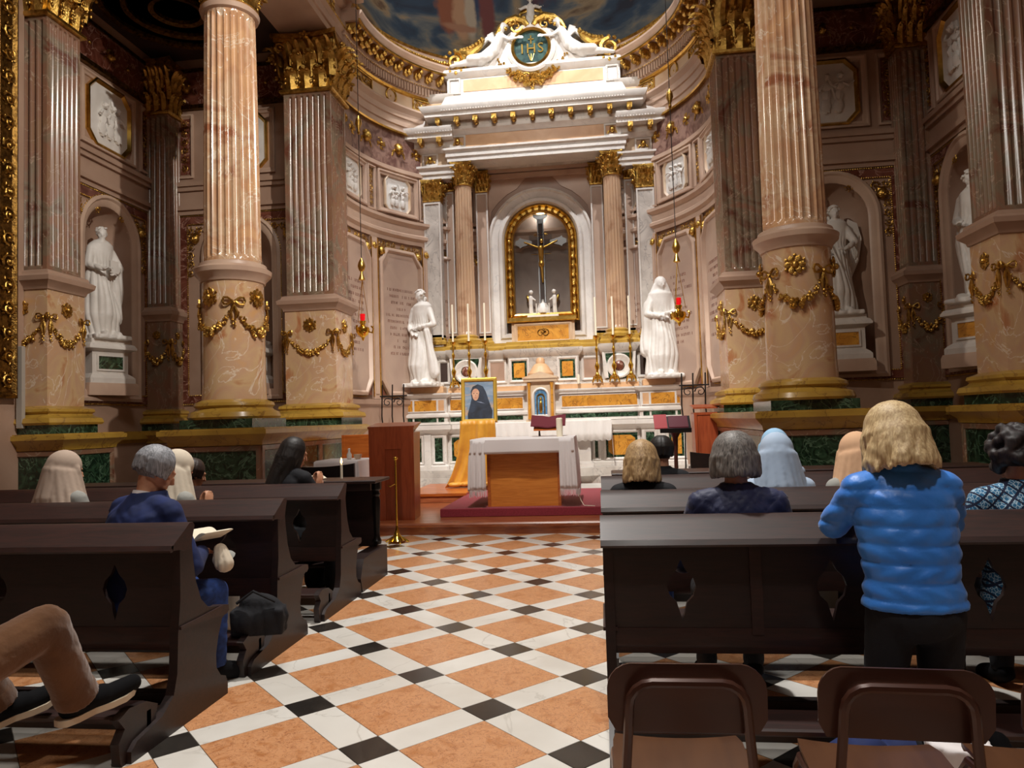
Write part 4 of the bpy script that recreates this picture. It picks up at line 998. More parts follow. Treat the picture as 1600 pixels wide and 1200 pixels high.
# crucifix in the recess
c = empty('crucifix', (X0, 15.66, 3.6), 0, 'pale crucifix with gilt rays behind the arched glass of the altarpiece', 'crucifix')
silver = M('crystal_silver', '#DDE4E8', .25, .6); 
b = B(); box(b, -.05, .05, -.02, .02, .2, 2.2); obj('upright', b, M('dark_cross_wood', '#4A3A34', .5), c)
b = B()
for s in (-1, 1): box(b, min(s*.05, s*.5), max(s*.05, s*.5), -.018, .018, 1.64, 1.74)
obj('crossbar', b, M('cross_bar_wood', '#5A4A42', .5), c)
for s in (-1, 1):
    b = B(); loft(b, [[Vector((s*x, y, 1.69+z)) for y, z in ((-.025, -h), (.025, -h), (.025, h), (-.025, h))] for x, h in ((.2, .03), (.42, .09), (.46, .12), (.48, .08), (.56, .04))])
    obj('crystal_arm_end', b, silver, c); b = B(); box(b, s*.06-.012, s*.06+.012, -.03, -.02, .15, 2.15); obj('silver_edge', b, silver, c)
b = B(); loft(b, [[Vector((x*h, y, z)) for x, y in ((-1, -.03), (1, -.03), (1, 0), (-1, 0))] for z, h in ((2.1, .06), (2.2, .08), (2.26, .16), (2.3, .15))]); obj('top_finial', b, silver, c)
b = B()
caps(b, (0, -.05, 1.25), (0, -.05, 1.55), .05, .07); caps(b, (0, -.05, 1.25), (.02, -.06, .8), .045, .025); blob(b, (0.02, -.07, 1.7), (.045, .045, .06), None, 2)
for s in (-1, 1): caps(b, (s*.06, -.05, 1.56), (s*.36, -.04, 1.7), .025, .016)
blob(b, (0, -.06, 1.2), (.07, .05, .09), None, 2)
finish('corpus', fuse(b, .012, 2), goldflat, c)
b = B(); tube(b, [(-.22, -.03, 1.42), (.22, -.03, 1.42)], .006, 5)
for k in range(12): t = 2*PI*k/12; tube(b, [(.07*math.cos(t), -.02, 1.85+.03*math.sin(t)), (.16*math.cos(t), -.02, 1.85+.05*math.sin(t))], .008, 5)
obj('gilt_rays', b, goldflat, c)
b = B(); box(b, -.34, .34, -.14, .1, 0, .07); box(b, -.2, .2, -.1, .08, .07, .12); lathe(b, [(.14, .12), (.15, .2), (.1, .3), (.04, .35), (.03, .42), (0, .43)], 16)
for x in (-.14, -.07, .07, .14): lathe(b, [(.015, .1), (.015, .3), (.022, .32)], 8, (x, -.1, 0))
obj('pedestal', b, statuem, c)
for s in (-1, 1):
    b = B(); x = s*.26
    caps(b, (x-.02, -.06, .08), (x-.01, -.06, .3), .024, .035); caps(b, (x+.03, -.04, .08), (x+.01, -.06, .3), .024, .035)
    caps(b, (x, -.06, .3), (x, -.06, .46), .045, .05); blob(b, (x-s*.01, -.06, .58), .05, None, 2); caps(b, (x, -.06, .48), (x-s*.1, -.08, .4), .022, .018)
    f_ = finish('kneeling_cherub', fuse(b, .012, 2), statuem, c)
    b = B(); blob(b, (x+s*.06, 0, .44), (.04, .02, .1), Matrix.Rotation(s*.3, 3, 'Y'), 2); obj('wing', b, goldflat, f_)
# tabernacle
t = empty('tabernacle', (X0, 14.42, 1.351), 0, 'cream and gilt domed tabernacle with small blue arched door on the altar', 'tabernacle')
b = B(); box(b, -.3, .3, -.2, .2, 0, .06); box(b, -.27, .27, -.17, .2, .06, .8); obj('body', b, creamm, t)
F_ = lambda u, z, d: Vector((u, -.17-d, z))
obj('niche_surround', fmould(B(), F_, archp(-.17, .17, .1, .52, 12), [(0, 0), (0, .04), (.03, .05), (.05, .02), (.05, 0)]), white, t)
obj('blue_mosaic', fplate(B(), F_, archp(-.13, .13, .1, .52, 12), 0, .01), M('blue_mosaic', '#3D6C9C', .3, c2='#6FA0C4', scale=30), t)
obj('door_arch', fmould(B(), F_, archp(-.085, .085, .1, .48, 12), [(0, 0), (0, .035), (.02, .035), (.025, .01)]), goldflat, t)
b = B(); blob(b, (0, -.2, .3), (.035, .02, .13), None, 2); blob(b, (0, -.2, .46), .028, None, 2); obj('gilt_figure', b, goldflat, t)
for s in (-1, 1):
    obj('side_column', lathe(B(), [(.035, .06), (.03, .1), (.026, .68), (.036, .74), (.036, .78)], 12, (s*.225, -.2, 0)), yellowp, t)
b = B(); box(b, -.33, .33, -.25, .22, .8, .86); box(b, -.35, .35, -.27, .24, .86, .89); loft(b, [[Vector((x, y, z)) for x, z in ((-.33, .89), (.33, .89), (0, 1.0))] for y in (-.25, .2)]); obj('entablature', b, creamm, t)
obj('dome', lathe(B(), [(.26, .89), (.26, .97), (.21, 1.03), (.17, 1.1), (.12, 1.16), (.09, 1.17), (.09, 1.24), (.07, 1.28), (0, 1.3)], 24, (0, .02, 0)), peach, t)

# ---- statues
def Rm(ax, a): return Matrix.Rotation(a, 3, ax)
def head_shape(b, c, R, s=1.0, female=False):
    """adult head centred at c; local +Y is the face"""
    c = Vector(c); P = lambda x, y, z: c + R @ (Vector((x, y, z))*s)
    blob(b, P(0, -.012, .022), (.076*s, .094*s, .098*s), R, 3)
    blob(b, P(0, .03, -.045), (.052*s, .058*s, .068*s), R, 2)
    blob(b, P(0, .062, -.085), (.026*s, .024*s, .022*s), R, 2)
    blob(b, P(0, .095, -.012), (.011*s, .018*s, .028*s), R @ Rm('X', .35), 2); blob(b, P(0, .106, -.026), (.015*s, .013*s, .011*s), R, 2)
    blob(b, P(0, .084, -.055), (.024*s, .011*s, .006*s), R, 2); blob(b, P(0, .082, -.066), (.02*s, .011*s, .007*s), R, 2)
    for q in (-1, 1):
        blob(b, P(q*.03, .078, .006), (.015*s, .011*s, .009*s), R, 2); blob(b, P(q*.032, .08, .026), (.024*s, .01*s, .007*s), R, 1)
        blob(b, P(q*.078, -.008, -.008), (.01*s, .02*s, .032*s), R @ Rm('Z', -q*.3), 2)
        blob(b, P(q*.045, .055, -.03), (.022*s, .022*s, .022*s), R, 2)
def hand(b, wrist, d, nrm, side, s=1.0, curl=.5):
    """five separate fingers; d = direction of the fingers, nrm = back of the hand"""
    w_ = Vector(wrist); d = Vector(d).normalized(); nrm = Vector(nrm); nrm = (nrm-d*nrm.dot(d)).normalized(); x = d.cross(nrm)*side
    R = Matrix((x, d, nrm)).transposed()
    blob(b, w_+d*.045*s, (.038*s, .052*s, .015*s), R, 2); blob(b, w_+d*.01*s, (.026*s, .03*s, .018*s), R, 2)
    for k, (ox, ln) in enumerate(((-.03, .062), (-.01, .074), (.011, .07), (.031, .055))):
        p = w_+d*.085*s+x*ox*s; a = curl*.5; q = [p]
        for f in (.45, .32, .23):
            dd = (d*math.cos(a)-nrm*math.sin(a)).normalized(); q.append(q[-1]+dd*ln*f*s); a += curl*.8
        tube(b, [w_+d*.05*s+x*ox*.8*s]+q, [.0105*s, .0098*s, .009*s, .0085*s, .0068*s], 8); blob(b, q[-1], .0068*s, None, 1)
    p = w_+d*.02*s-x*.028*s; q1 = p+(d*.7-x*.75-nrm*.25).normalized()*.034*s; q2 = q1+(d*.95-x*.2-nrm*.4*curl).normalized()*.03*s
    tube(b, [p, q1, q2], [.013*s, .011*s, .008*s], 8); blob(b, q2, .008*s, None, 1)
def drape(k=9, amp=.014, z1=1.3, seed=0, cx=0, cy=0, tw=1.2):
    def f(co, no):
        a = np.arctan2(co[:, 1]-cy, co[:, 0]-cx); z = co[:, 2]
        ph = a*k + tw*np.sin(z*2.3+seed)*1.5 + .8*np.sin(z*5+a*2+seed)
        s = np.abs(np.sin(ph))**.6
        fade = np.clip((z1-z)/.35, 0, 1)*np.clip(1-np.abs(no[:, 2]), .15, 1)
        dg_ = .4*np.sin(a*3+z*11+seed*2)
        return amp*fade*(s*1.6-1.0+dg_)
    return f
def robe(b, s, lean=0, w_=.23, d_=.17, flare=1.25, knee=0):
    rg = []
    for z, q in ((.02, flare), (.35, flare*.96), (.8, 1.02), (.98, 1.0), (1.15, .82), (1.35, .9), (1.5, .9), (1.58, .5)):
        cx = lean*math.sin(PI*z/1.6)*.5
        ring = []
        for i in range(24):
            a = 2*PI*i/24; kx = knee*max(0, math.sin(PI*min(1, z/1.1)))*max(0, math.cos(a-PI/2+.5))
            ring.append(Vector((cx+w_*q*math.cos(a), (d_*q+kx)*math.sin(a), z)))
        rg.append(ring)
    loft(b, rg)
def statue(name, label, loc, rz, kind, H=1.0, ped=None, group=None):
    """local: faces +Y, feet at z=0, 1.75 m tall before scaling"""
    t = empty(name, loc, rz, label, 'statue', group)
    b = B(); hz = 1.62
    lean = {'john': .12, 'mary': -.05, 'peter': .1, 'angel': .1, 'saint': -.1, 'saint2': .1}[kind]
    robe(b, 1, lean, .215 if kind != 'mary' else .25, .16, 1.3 if kind != 'saint2' else .8, .1)
    caps(b, (-.15+lean*.3, .02, 1.42), (.15+lean*.3, .02, 1.42), .075, .075)
    caps(b, (lean*.2, .0, 1.42), (lean*.2, .03, 1.6), .06, .05)
    tilt = {'john': (.25, -.5), 'mary': (.15, .35), 'peter': (.3, -.45), 'angel': (.05, .1), 'saint': (.35, -.5), 'saint2': (.2, .6)}[kind]
    R = Rm('Z', tilt[1]) @ Rm('X', -tilt[0]); hc = Vector((lean*.25, .05, 1.68)); head_shape(b, hc, R)
    def arm(s, e, w_, dr, r=.05):
        caps(b, (s*.17+lean*.2, .02, 1.4), e, .068, .056); caps(b, e, w_, .056, .036); hand(b, w_, dr, (0, .5, .8), -s, 1.05, .6)
    if kind == 'john':
        arm(-1, (-.27, .1, 1.12), (.02, .22, 1.06), (1, .1, -.05)); arm(1, (.28, .06, 1.12), (.12, .22, .96), (-.8, .3, -.3))
        caps(b, (.27, -.05, 1.2), (.24, -.05, .3), .1, .14); caps(b, (-.15, .16, 1.0), (-.26, .1, .2), .05, .1)
    elif kind == 'mary':
        arm(-1, (-.26, .08, 1.12), (-.02, .24, 1.1), (.9, .2, -.2)); arm(1, (.26, .08, 1.12), (.04, .24, 1.06), (-.9, .2, -.2))
        blob(b, hc+Vector((0, -.04, .01)), (.115, .115, .135), R, 3); caps(b, hc+Vector((0, -.08, -.05)), (0, -.08, 1.1), .13, .2)
        for s in (-1, 1): caps(b, hc+Vector((s*.09, -.02, -.02)), (s*.2, .0, 1.3), .045, .09); caps(b, (s*.22, -.03, 1.3), (s*.27, -.03, .45), .09, .13)
    elif kind == 'peter':
        arm(-1, (-.27, .08, 1.14), (-.05, .26, 1.02), (.7, .5, -.2)); arm(1, (.26, .06, 1.14), (.16, .3, 1.05), (-.3, .8, .2))
        blob(b, hc+R @ Vector((0, .06, -.11)), (.05, .05, .07), R, 2); caps(b, (-.2, .05, 1.1), (-.16, .05, .3), .11, .13)
    elif kind == 'angel':
        arm(-1, (-.26, .1, 1.15), (-.08, .28, 1.02), (.8, .4, .1)); arm(1, (.28, .08, 1.18), (.18, .24, 1.0), (.2, .8, .4))
    elif kind == 'saint':
        arm(-1, (-.26, .1, 1.12), (0, .26, 1.1), (.8, .3, .1)); arm(1, (.26, .06, 1.12), (.1, .26, 1.0), (-.6, .5, .2))
    else:
        arm(-1, (-.26, .05, 1.14), (-.22, .2, .92), (.2, .8, -.3)); arm(1, (.25, .05, 1.14), (.1, .25, 1.05), (-.7, .4, .1))
        for s in (-1, 1): caps(b, (s*.1, .02, .8), (s*.1, .06, .45), .09, .06); caps(b, (s*.1, .06, .45), (s*.1, .02, .08), .06, .045)
    for s in (-1, 1): blob(b, (s*.1, .22, .04), (.05, .13, .045), None, 2)
    box(b, -.3, .3, -.24, .34, -.06, .015)
    me = fuse(b, .0165, 2, drape(8 if kind != 'mary' else 9, .02, 1.38, hash(kind) % 7 if False else len(kind)))
    o = finish('figure', me, statuem, t); o.scale = (H,)*3
    # hair
    b = B(); rnd = random.Random(len(kind))
    if kind != 'mary':
        for k in range(44 if kind != 'peter' else 30):
            a = rnd.uniform(0, 2*PI); e = rnd.uniform(-.15, 1.45); v = Vector((math.cos(a)*math.cos(e), math.sin(a)*math.cos(e), math.sin(e)))
            if v.y > .55 and v.z < .55: continue
            if kind == 'peter' and v.z > .75: continue
            blob(b, hc+R @ Vector((v.x*.084, -.012+v.y*.1, .025+v.z*.1)), (.03, .03, .022), R @ Rm('Z', rnd.random()*3), 1)
        if kind in ('angel', 'john', 'saint'):
            for k in range(16):
                a = PI+rnd.uniform(-.3, PI+.3); blob(b, hc+R @ Vector((.085*math.cos(a), -.03+.07*math.sin(a), -.05-.05*rnd.random())), (.028, .028, .04), None, 1)
        if kind in ('peter', 'saint2'):
            for k in range(14): a = rnd.uniform(-.9, .9); blob(b, hc+R @ Vector((.045*math.sin(a), .035+.045*math.cos(a), -.1-.05*rnd.random())), (.02, .02, .03), None, 1)
        o2 = finish('hair', fuse(b, .011, 1), statuem, t); o2.scale = (H,)*3
    if kind == 'angel':
        for s in (1,-1):
            b = B(); 
            loft(b, [[Vector((s*(.12+x), -.12-.02*k, z)) for x, z in ((0, 1.35), (.1, 1.6), (.24, 1.52), (.3, 1.25), (.24, .9), (.12, .62), (.02, .8))] for k in range(3)])
            for k in range(7): tube(b, [Vector((s*(.16+.02*k), -.1, 1.45-.03*k)), Vector((s*(.36-.03*k), -.11, 1.3-.09*k)), Vector((s*(.33-.035*k), -.11, .95-.04*k))], [.02, .025, .01], 6)
            o3 = obj('wing', b, statuem, t); o3.scale = (H,)*3
        b = B(); tube(b, [(.38, .2, 1.75), (.02, .3, .75)], .014, 8); blob(b, (.38, .2, 1.75), (.05, .03, .05)); blob(b, (.4, .2, 1.78), (.03, .03, .06)); o3 = obj('staff', b, statuem, t); o3.scale = (H,)*3
    if kind in ('peter', 'saint'):
        b = B(); loft(b, [[Vector((x, .3+y, z)) for x, y in ((-.08, -.01), (.08, .02), (.08, .05), (-.08, .02))] for z in (1.0, 1.2)]); o3 = obj('book', b, statuem, t); o3.scale = (H,)*3
    if ped:
        hp = ped
        b = B(); sqring(b, .36, .28, [(-.02, -.06), (-.02, -.12), (.02, -.14), (.05, -.19), (.05, -.22), (-.03, -.25), (-.05, -.27), (-.05, -.62), (0, -.66), (.03, -.7), (.03, -.78)])
        o4 = obj('pedestal', b, white, t)
        b = B(); sqring(b, .43, .34, [(-.02, -.78), (.0, -.84), (.0, -.98)]); obj('pedestal_foot', b, plaster_lt, t)
        b = B(); fmould(b, lambda u, z, d: Vector((-u, .23+d, z)), rect(-.24, .24, -.58, -.31), [(0, 0), (0, .02), (.03, .02), (.03, 0)]); fr = obj('panel_frame', b, white, t)
        b = B(); fplate(b, lambda u, z, d: Vector((-u, .23+d, z)), rect(-.21, .21, -.55, -.34), 0, .008); obj('inlaid_panel', b, yellowp if kind != 'peter' else green, t)
    return t
statue('marble_statue', 'white marble statue of a bare-headed robed man with crossed forearms, left of the altar', (X0-2.4, 14.5, 2.2), PI-.25, 'john', 1.08)
statue('marble_statue', 'white marble statue of a veiled woman with joined hands, right of the altar', (X0+2.42, 14.5, 2.2), PI+.15, 'mary', 1.08)
statue('marble_statue', 'white marble statue of a bearded man holding a book in the leftmost niche', (-8.22, 11.02, 3.0), -PI/2-.35, 'peter', 1.03, 1)
statue('marble_statue', 'white marble statue in the niche half hidden behind the left round column', (-6.42, 12.55, 3.0), PI, 'saint', 1.05, 1)
statue('marble_statue', 'white marble winged angel statue holding a long staff in a niche', (3.98, 12.5, 3.0), PI-.1, 'angel', 1.0, 1)
statue('marble_statue', 'white marble statue of a bare-legged bearded man in the niche at the far right', (5.46, 11.05, 2.94), PI/2+.5, 'saint2', 1.04, 1)
# reclining angels and putto on top of the altarpiece
def top_angel(s, label):
    t = empty('marble_angel', (X0+s*.8, 14.78, 8.89), 0, label, 'statue', None)
    b = B(); V3 = lambda x, y, z: Vector((-s*x, y, z))
    caps(b, V3(-.3, 0, .14), V3(.0, 0, .34), .12, .13); caps(b, V3(.0, 0, .34), V3(.16, -.02, .62), .12, .1); caps(b, V3(-.3, 0, .14), V3(-.62, -.06, .1), .1, .07); caps(b, V3(-.62, -.06, .1), V3(-.9, -.06, .05), .07, .04)
    caps(b, V3(-.1, -.05, .2), V3(-.5, -.1, .16), .1, .08)
    head_shape(b, V3(.24, -.04, .8), Rm('Z', PI-(-s)*.7), .95)
    caps(b, V3(.2, -.05, .62), V3(.36, -.1, .5), .045, .035); caps(b, V3(.36, -.1, .5), V3(.52, -.1, .52), .035, .025); hand(b, V3(.52, -.1, .52), V3(1, 0, .1), (0, -1, .2), 1, .95)
    finish('figure', fuse(b, .0155, 2, drape(8, .012, .6, s)), statuem, t)
    b = B(); rnd = random.Random(4)
    for k in range(30): v = Vector((rnd.gauss(0, 1), rnd.gauss(0, 1), abs(rnd.gauss(0, 1)))).normalized(); blob(b, V3(.24, .0, .82)+v*.08, .028)
    finish('hair', fuse(b, .012, 1), statuem, t)
    b = B()
    for k in range(8): f = k/7; tube(b, [V3(.06, .08, .5), V3(.06-.1-.1*f, .12, .78-.12*f), V3(-.15-.3*f, .12, .75-.45*f)], [.03, .045, .012], 6)
    finish('wing', fuse(b, .012, 1), statuem, t)
top_angel(-1, 'white marble angel reclining on the altarpiece to the left of the round medallion')
top_angel(1, 'white marble angel reclining on the altarpiece to the right of the round medallion')
t = empty('marble_putto', (X0, 14.95, 9.7), 0, 'small white marble cherub with gilt wings at the very top of the altarpiece', 'statue')
b = B(); blob(b, (0, 0, .06), (.16, .12, .08), None, 2)
for s in (-1, 1): caps(b, (s*.05, 0, .1), (s*.06, 0, .28), .04, .055); caps(b, (s*.1, -.02, .5), (s*.2, -.08, .42), .035, .03); hand(b, (s*.2, -.08, .42), (s, -.4, .3), (0, 0, 1), s, .7)
caps(b, (0, 0, .3), (0, 0, .5), .09, .08); head_shape(b, (0, -.02, .66), Rm('Z', PI), .8); finish('figure', fuse(b, .013, 2), statuem, t)
for s in (-1, 1):
    b = B()
    for k in range(5): tube(b, [(s*.05, .06, .45), (s*(.16+.02*k), .08, .56-.04*k), (s*(.2+.015*k), .08, .38-.05*k)], [.02, .03, .01], 6)
    obj('wing', b, goldflat, t)
b = B(); rnd = random.Random(2)
for k in range(18): v = Vector((rnd.gauss(0, 1), abs(rnd.gauss(0, 1)), abs(rnd.gauss(0, 1)))).normalized(); blob(b, Vector((0, -.02, .68))+v*.07, .025)
obj('hair', b, statuem, t)

# ---- candlesticks
def candlestick():
    t = empty('candlestick', (0, 0, 0), 0, 'x', 'candlestick', 'tall brass candlesticks on the altar')
    obj('stick', lathe(B(), [(.02, .12), (.05, .15), (.03, .19), (.02, .24), (.045, .3), (.05, .34), (.02, .4), (.016, .6), (.03, .64), (.034, .68), (.015, .72), (.013, .84), (.03, .88), (.06, .93), (.062, .95), (.02, .95), (.012, .97)], 16), brass, t)
    for k in range(3):
        a = 2*PI*k/3+PI/6; b = B(); tube(b, [(.03*math.cos(a), .03*math.sin(a), .13), (.07*math.cos(a), .07*math.sin(a), .12), (.1*math.cos(a), .1*math.sin(a), .05), (.11*math.cos(a), .11*math.sin(a), .012)], [.02, .025, .018, .012], 8); blob(b, (.11*math.cos(a), .11*math.sin(a), .016), (.022, .022, .016)); obj('foot', b, brass, t)
    obj('base_cup', lathe(B(), [(.03, .06), (.07, .08), (.075, .11), (.03, .14)], 16), brass, t)
    obj('candle', lathe(B(), [(.021, .95), (.02, 1.72), (.005, 1.73)], 12), candlem, t)
    return t
def copytree(o, parent=None):
    c = o.copy(); COL.objects.link(c)
    if parent: c.parent = parent
    for ch in list(o.children): copytree(ch, c)
    return c
cs = candlestick()
ordn = ('outermost', 'middle', 'innermost')
for i, (x, y) in enumerate(((-3.0, 14.55), (-2.67, 14.55), (-2.33, 14.55), (-.07, 14.55), (.27, 14.55), (.6, 14.55))):
    o = cs if i == 0 else copytree(cs); o.location = (x, y, 2.1 if abs(x-X0) < 1.9 else 2.1)
    o['label'] = '%s of three tall brass candlesticks on the altar, %s of the tabernacle' % (ordn[i] if i < 3 else ordn[5-i], 'left' if i < 3 else 'right')
# small lit candles and gilt vases on the altar
obj('altar_candle', lathe(B(), [(.03, 0), (.03, .17), (.004, .18)], 12), candlem, loc=(-.45, 14.5, 2.101), label='short thick white candle on the ledge just right of the tabernacle', cat='candle')
# lace cloth over the mensa
def lace_cloth():
    b = B(); n = 90; rg = []
    x0, x1 = -.9, 1.36
    for i in range(n+1):
        x = x0+(x1-x0)*i/n; w_ = .008*math.sin(i*.9)+.005*math.sin(i*.37); sc = .03*abs(math.sin(i*PI/4.5))
        rg.append([Vector((x, y, z)) for y, z in ((.55, 1.362), (.0, 1.362), (-.86, 1.362), (-.875+w_*.3, 1.352), (-.88+w_, 1.25), (-.885+w_*1.5, 1.12), (-.888+w_*1.8, .98-sc))])
    for i, dz in enumerate((.02, .3, .58, .72)):
        x = x1+.012+.006*i; rg.append([Vector((x, y, 1.362-dz-(.0 if j < 3 else (1.362-z)*.15))) for j, (y, z) in enumerate(((.55, 1.362), (.0, 1.362), (-.86, 1.362), (-.875, 1.352), (-.88, 1.25), (-.882, 1.12), (-.884, .98)))])
    me = mesh(loft(b, rg, cap=False, closed=False), 'lace_cloth'); o = finish('lace_cloth', me, lace, None, loc=(X0, 15.0, 0), label='white lace-edged cloth hanging over the front of the high altar', cat='cloth')
    sm = o.modifiers.new('s', 'SOLIDIFY'); sm.thickness = .004
lace_cloth()

# ---- hanging sanctuary lamps
def sanct(x, y, label):
    t = empty('hanging_lamp', (x, y, 3.0), 0, label, 'lamp')
    ztop = 9.75+math.sqrt(max(.1, 3.3**2-(x-AX)**2))-3.0
    obj('cord', tube(B(), [(0, 0, 1.3), (0, 0, ztop)], .007, 6), ironm, t)
    obj('counterweight', lathe(B(), [(.005, 1.32), (.02, 1.3), (.05, 1.24), (.068, 1.17), (.05, 1.1), (.02, 1.07), (.025, 1.04), (.06, .93), (.05, .925), (.01, .95)], 20), goldflat, t)
    obj('upper_knob', lathe(B(), [(.005, 3.85), (.05, 3.78), (.06, 3.7), (.02, 3.6), (.03, 3.55), (.005, 3.5)], 16), gold, t)
    for k in range(3): a = 2*PI*k/3; obj('chain', tube(B(), [(.005, 0, .93), (.11*math.cos(a), .11*math.sin(a), .17)], .005, 5), brass, t)
    obj('bowl', lathe(B(), [(.004, -.14), (.02, -.12), (.03, -.08), (.09, -.03), (.12, .04), (.11, .09), (.06, .11), (.04, .14), (.06, .2), (.05, .21), (.03, .15)], 24), brass, t)
    for k in range(3):
        a = 2*PI*k/3+.2; b = B(); c_ = Vector((math.cos(a), math.sin(a), 0))
        tube(b, [c_*.1+Vector((0, 0, .02)), c_*.16+Vector((0, 0, .0)), c_*.18+Vector((0, 0, .07)), c_*.14+Vector((0, 0, .12))], [.015, .018, .015, .01], 6); blob(b, c_*.17+Vector((0, 0, .1)), .022); obj('scroll', b, brass, t)
    obj('red_glass', lathe(B(), [(.035, .2), (.045, .26), (.045, .33), (.04, .33), (.03, .22)], 16), redglass, t)
sanct(-4.07, 12.05, 'brass sanctuary lamp with red glass hanging on a cord on the left')
sanct(1.31, 12.05, 'brass sanctuary lamp with red glass hanging on a cord on the right')

# ================================================================== CHANCEL
def gprism(b, pts, z0, z1): return loft(b, [[Vector((x, y, z)) for x, y in pts] for z in (z0, z1)])
D1 = [(-3.35, 8.95), (1.84, 8.95), (1.84, 14.0), (-4.3, 14.0), (-4.3, 10.2), (-3.7, 9.6), (-3.45, 9.15)]
t = struct('trim_chancel_step', gprism(B(), [(x, y) for x, y in D1], 0, .1), wooddais)
obj('nosing', sweep(B(), D1, [(0, .09), (.04, .1), (.045, .13), (.03, .15), (-.3, .151), (-.3, .09)], True), wooddais, t)
obj('boards', gprism(B(), [(-3.2, 9.1), (1.7, 9.1), (1.7, 12.2), (-4.1, 12.2), (-4.1, 10.3), (-3.4, 9.5)], .1, .151), wooddais, t)
obj('marble_floor', gprism(B(), [(-4.2, 11.5), (1.7, 11.5), (1.7, 13.95), (-4.2, 13.95)], .1, .155), t_wh, t)
cp = empty('carpeted_platform', (-.8, 10.6, .151), 0, 'low platform covered with crimson carpet under the wooden altar table', 'platform')
obj('carpet', cbox(B(), -1.38, 1.7, -1.17, 1.3, 0, .11, .008), carpet, cp)
t = empty('wooden_step', (-2.4, 12.0, .156), 0, 'low reddish wooden step with rounded corner below the framed portrait', 'step')
b = B(); pts = [(-.3, -.9)]+[(-.75+.2-.2*math.cos(a), -.7-.2*math.sin(a)) for a in np.linspace(PI/2, 0, 6)]+[(-.75, .9), (1.6, .9), (1.6, .5), (.25, .5), (.25, -.9)]
obj('tread', gprism(B(), pts, .1, .14), wood, t); obj('riser', gprism(B(), [(x*.96, y*.98) for x, y in pts], 0, .1), wooddais, t)
# oak altar table
t = empty('altar_table', (-1.07, 9.9, .262), 0, 'honey-coloured oak altar table standing on the crimson carpet', 'table')
obj('body', loft(B(), [[Vector((sx*a, sy*c, z)) for sx, sy in ((-1, -1), (1, -1), (1, 1), (-1, 1))] for a, c, z in ((.47, .3, 0), (.49, .31, .84))]), woodt, t)
for s in (-1, 1): obj('side_board', loft(B(), [[Vector((s*.47+x, sy*(.32), z)) for x, sy in ((-.02, -1), (.02, -1), (.02, 1), (-.02, 1))] for z in (0, .84)]), wood, t)
obj('tabletop', cbox(B(), -.66, .66, -.42, .42, .84, .9, .008), wood, t)
def hanging_cloth(x, y, ztop, hx, hy, front, side, label, m, fr=True):
    t = empty('altar_cloth', (x, y, ztop), 0, label, 'cloth')
    b = B(); nx, ny = 60, 30
    cols = []
    us = [(-hx-side)+ (2*(hx+side))*i/80 for i in range(81)]
    vs = [-hy-front + (2*hy+front+.05)*j/30 for j in range(31)]
    G_ = []
    for u in us:
        row = []
        for v in vs:
            ox = max(0, abs(u)-hx); oy = max(0, -v-hy); sx = 1 if u > 0 else -1
            X = min(abs(u), hx)*sx; Yv = max(v, -hy); Z = 0
            if ox > 0:
                X = sx*(hx+.012+ox*.04+.02*math.sin(v*16+sx)*min(1, ox*3)); Z = -ox
                Yv = Yv*(1-.12*min(1, ox))
            if oy > 0:
                if ox > 0: Yv = -hy - .02 - .04*min(oy, ox); Z = -max(ox, oy)*1.0; X -= sx*0.0
                else: Yv = -hy-.01-.015*math.sin(u*9)*oy*4*.4; Z = -oy
            row.append(Vector((X, Yv, Z+.004)))
        G_.append(row)
    me = mesh(loft(b, G_, cap=False, closed=False), 'linen', 60, recalc=True); o = finish('linen', me, m, t); sm = o.modifiers.new('s', 'SOLIDIFY'); sm.thickness = .003
    if fr:
        for sx in (-1, 1):
            rg = []
            for j in range(12):
                f = j/11; rg.append([Vector((sx*(hx+.014+.03*f-(.2+.03*f)*q/24), -hy-.014-.02*math.sin(q*.75+sx)*f-.01*f, .002-side*f)) for q in range(25)])
            me = mesh(loft(B(), rg, cap=False, closed=False), 'hanging_end', 60); o = finish('hanging_end', me, m, t); o.modifiers.new('s', 'SOLIDIFY').thickness = .003
            b = B(); rnd = random.Random(5)
            for k in range(26):
                f = k/25*24; p = Vector((sx*(hx+.044-.23*f/24), -hy-.024-.02*math.sin(f*.75+sx), -side+.012)); tube(b, [p, p+Vector((rnd.uniform(-.008, .008), rnd.uniform(-.006, .006), -rnd.uniform(.07, .1)))], [.004, .003], 4)
            obj('fringe', b, m, t, kind='stuff')
            b = B(); rnd = random.Random(3)
            for k in range(46):
                yv = -hy*.9+(hy*1.8)*k/45; xx = sx*(hx+.012+side*.04+.02*math.sin((yv)*16+sx)); l = rnd.uniform(.07, .1)
                tube(b, [(xx, yv, -side+.01), (xx+rnd.uniform(-.008, .008), yv+rnd.uniform(-.006, .006), -side-l)], [.004, .003], 4)
            obj('fringe', b, m, t, kind='stuff')
    return t
hanging_cloth(-1.07, 9.9, 1.163, .675, .43, .2, .68, 'white fringed cloth draped over the oak altar table', clothw)
b = B(); obj('cord', tube(b, [(-.36, 9.56, .45), (-.32, 9.55, .33), (-.28, 9.52, .268), (-.2, 9.5, .266), (-.14, 9.46, .266)], .005, 5), candlem, label='thin pale cord trailing from the altar cloth onto the carpet', cat='cord')
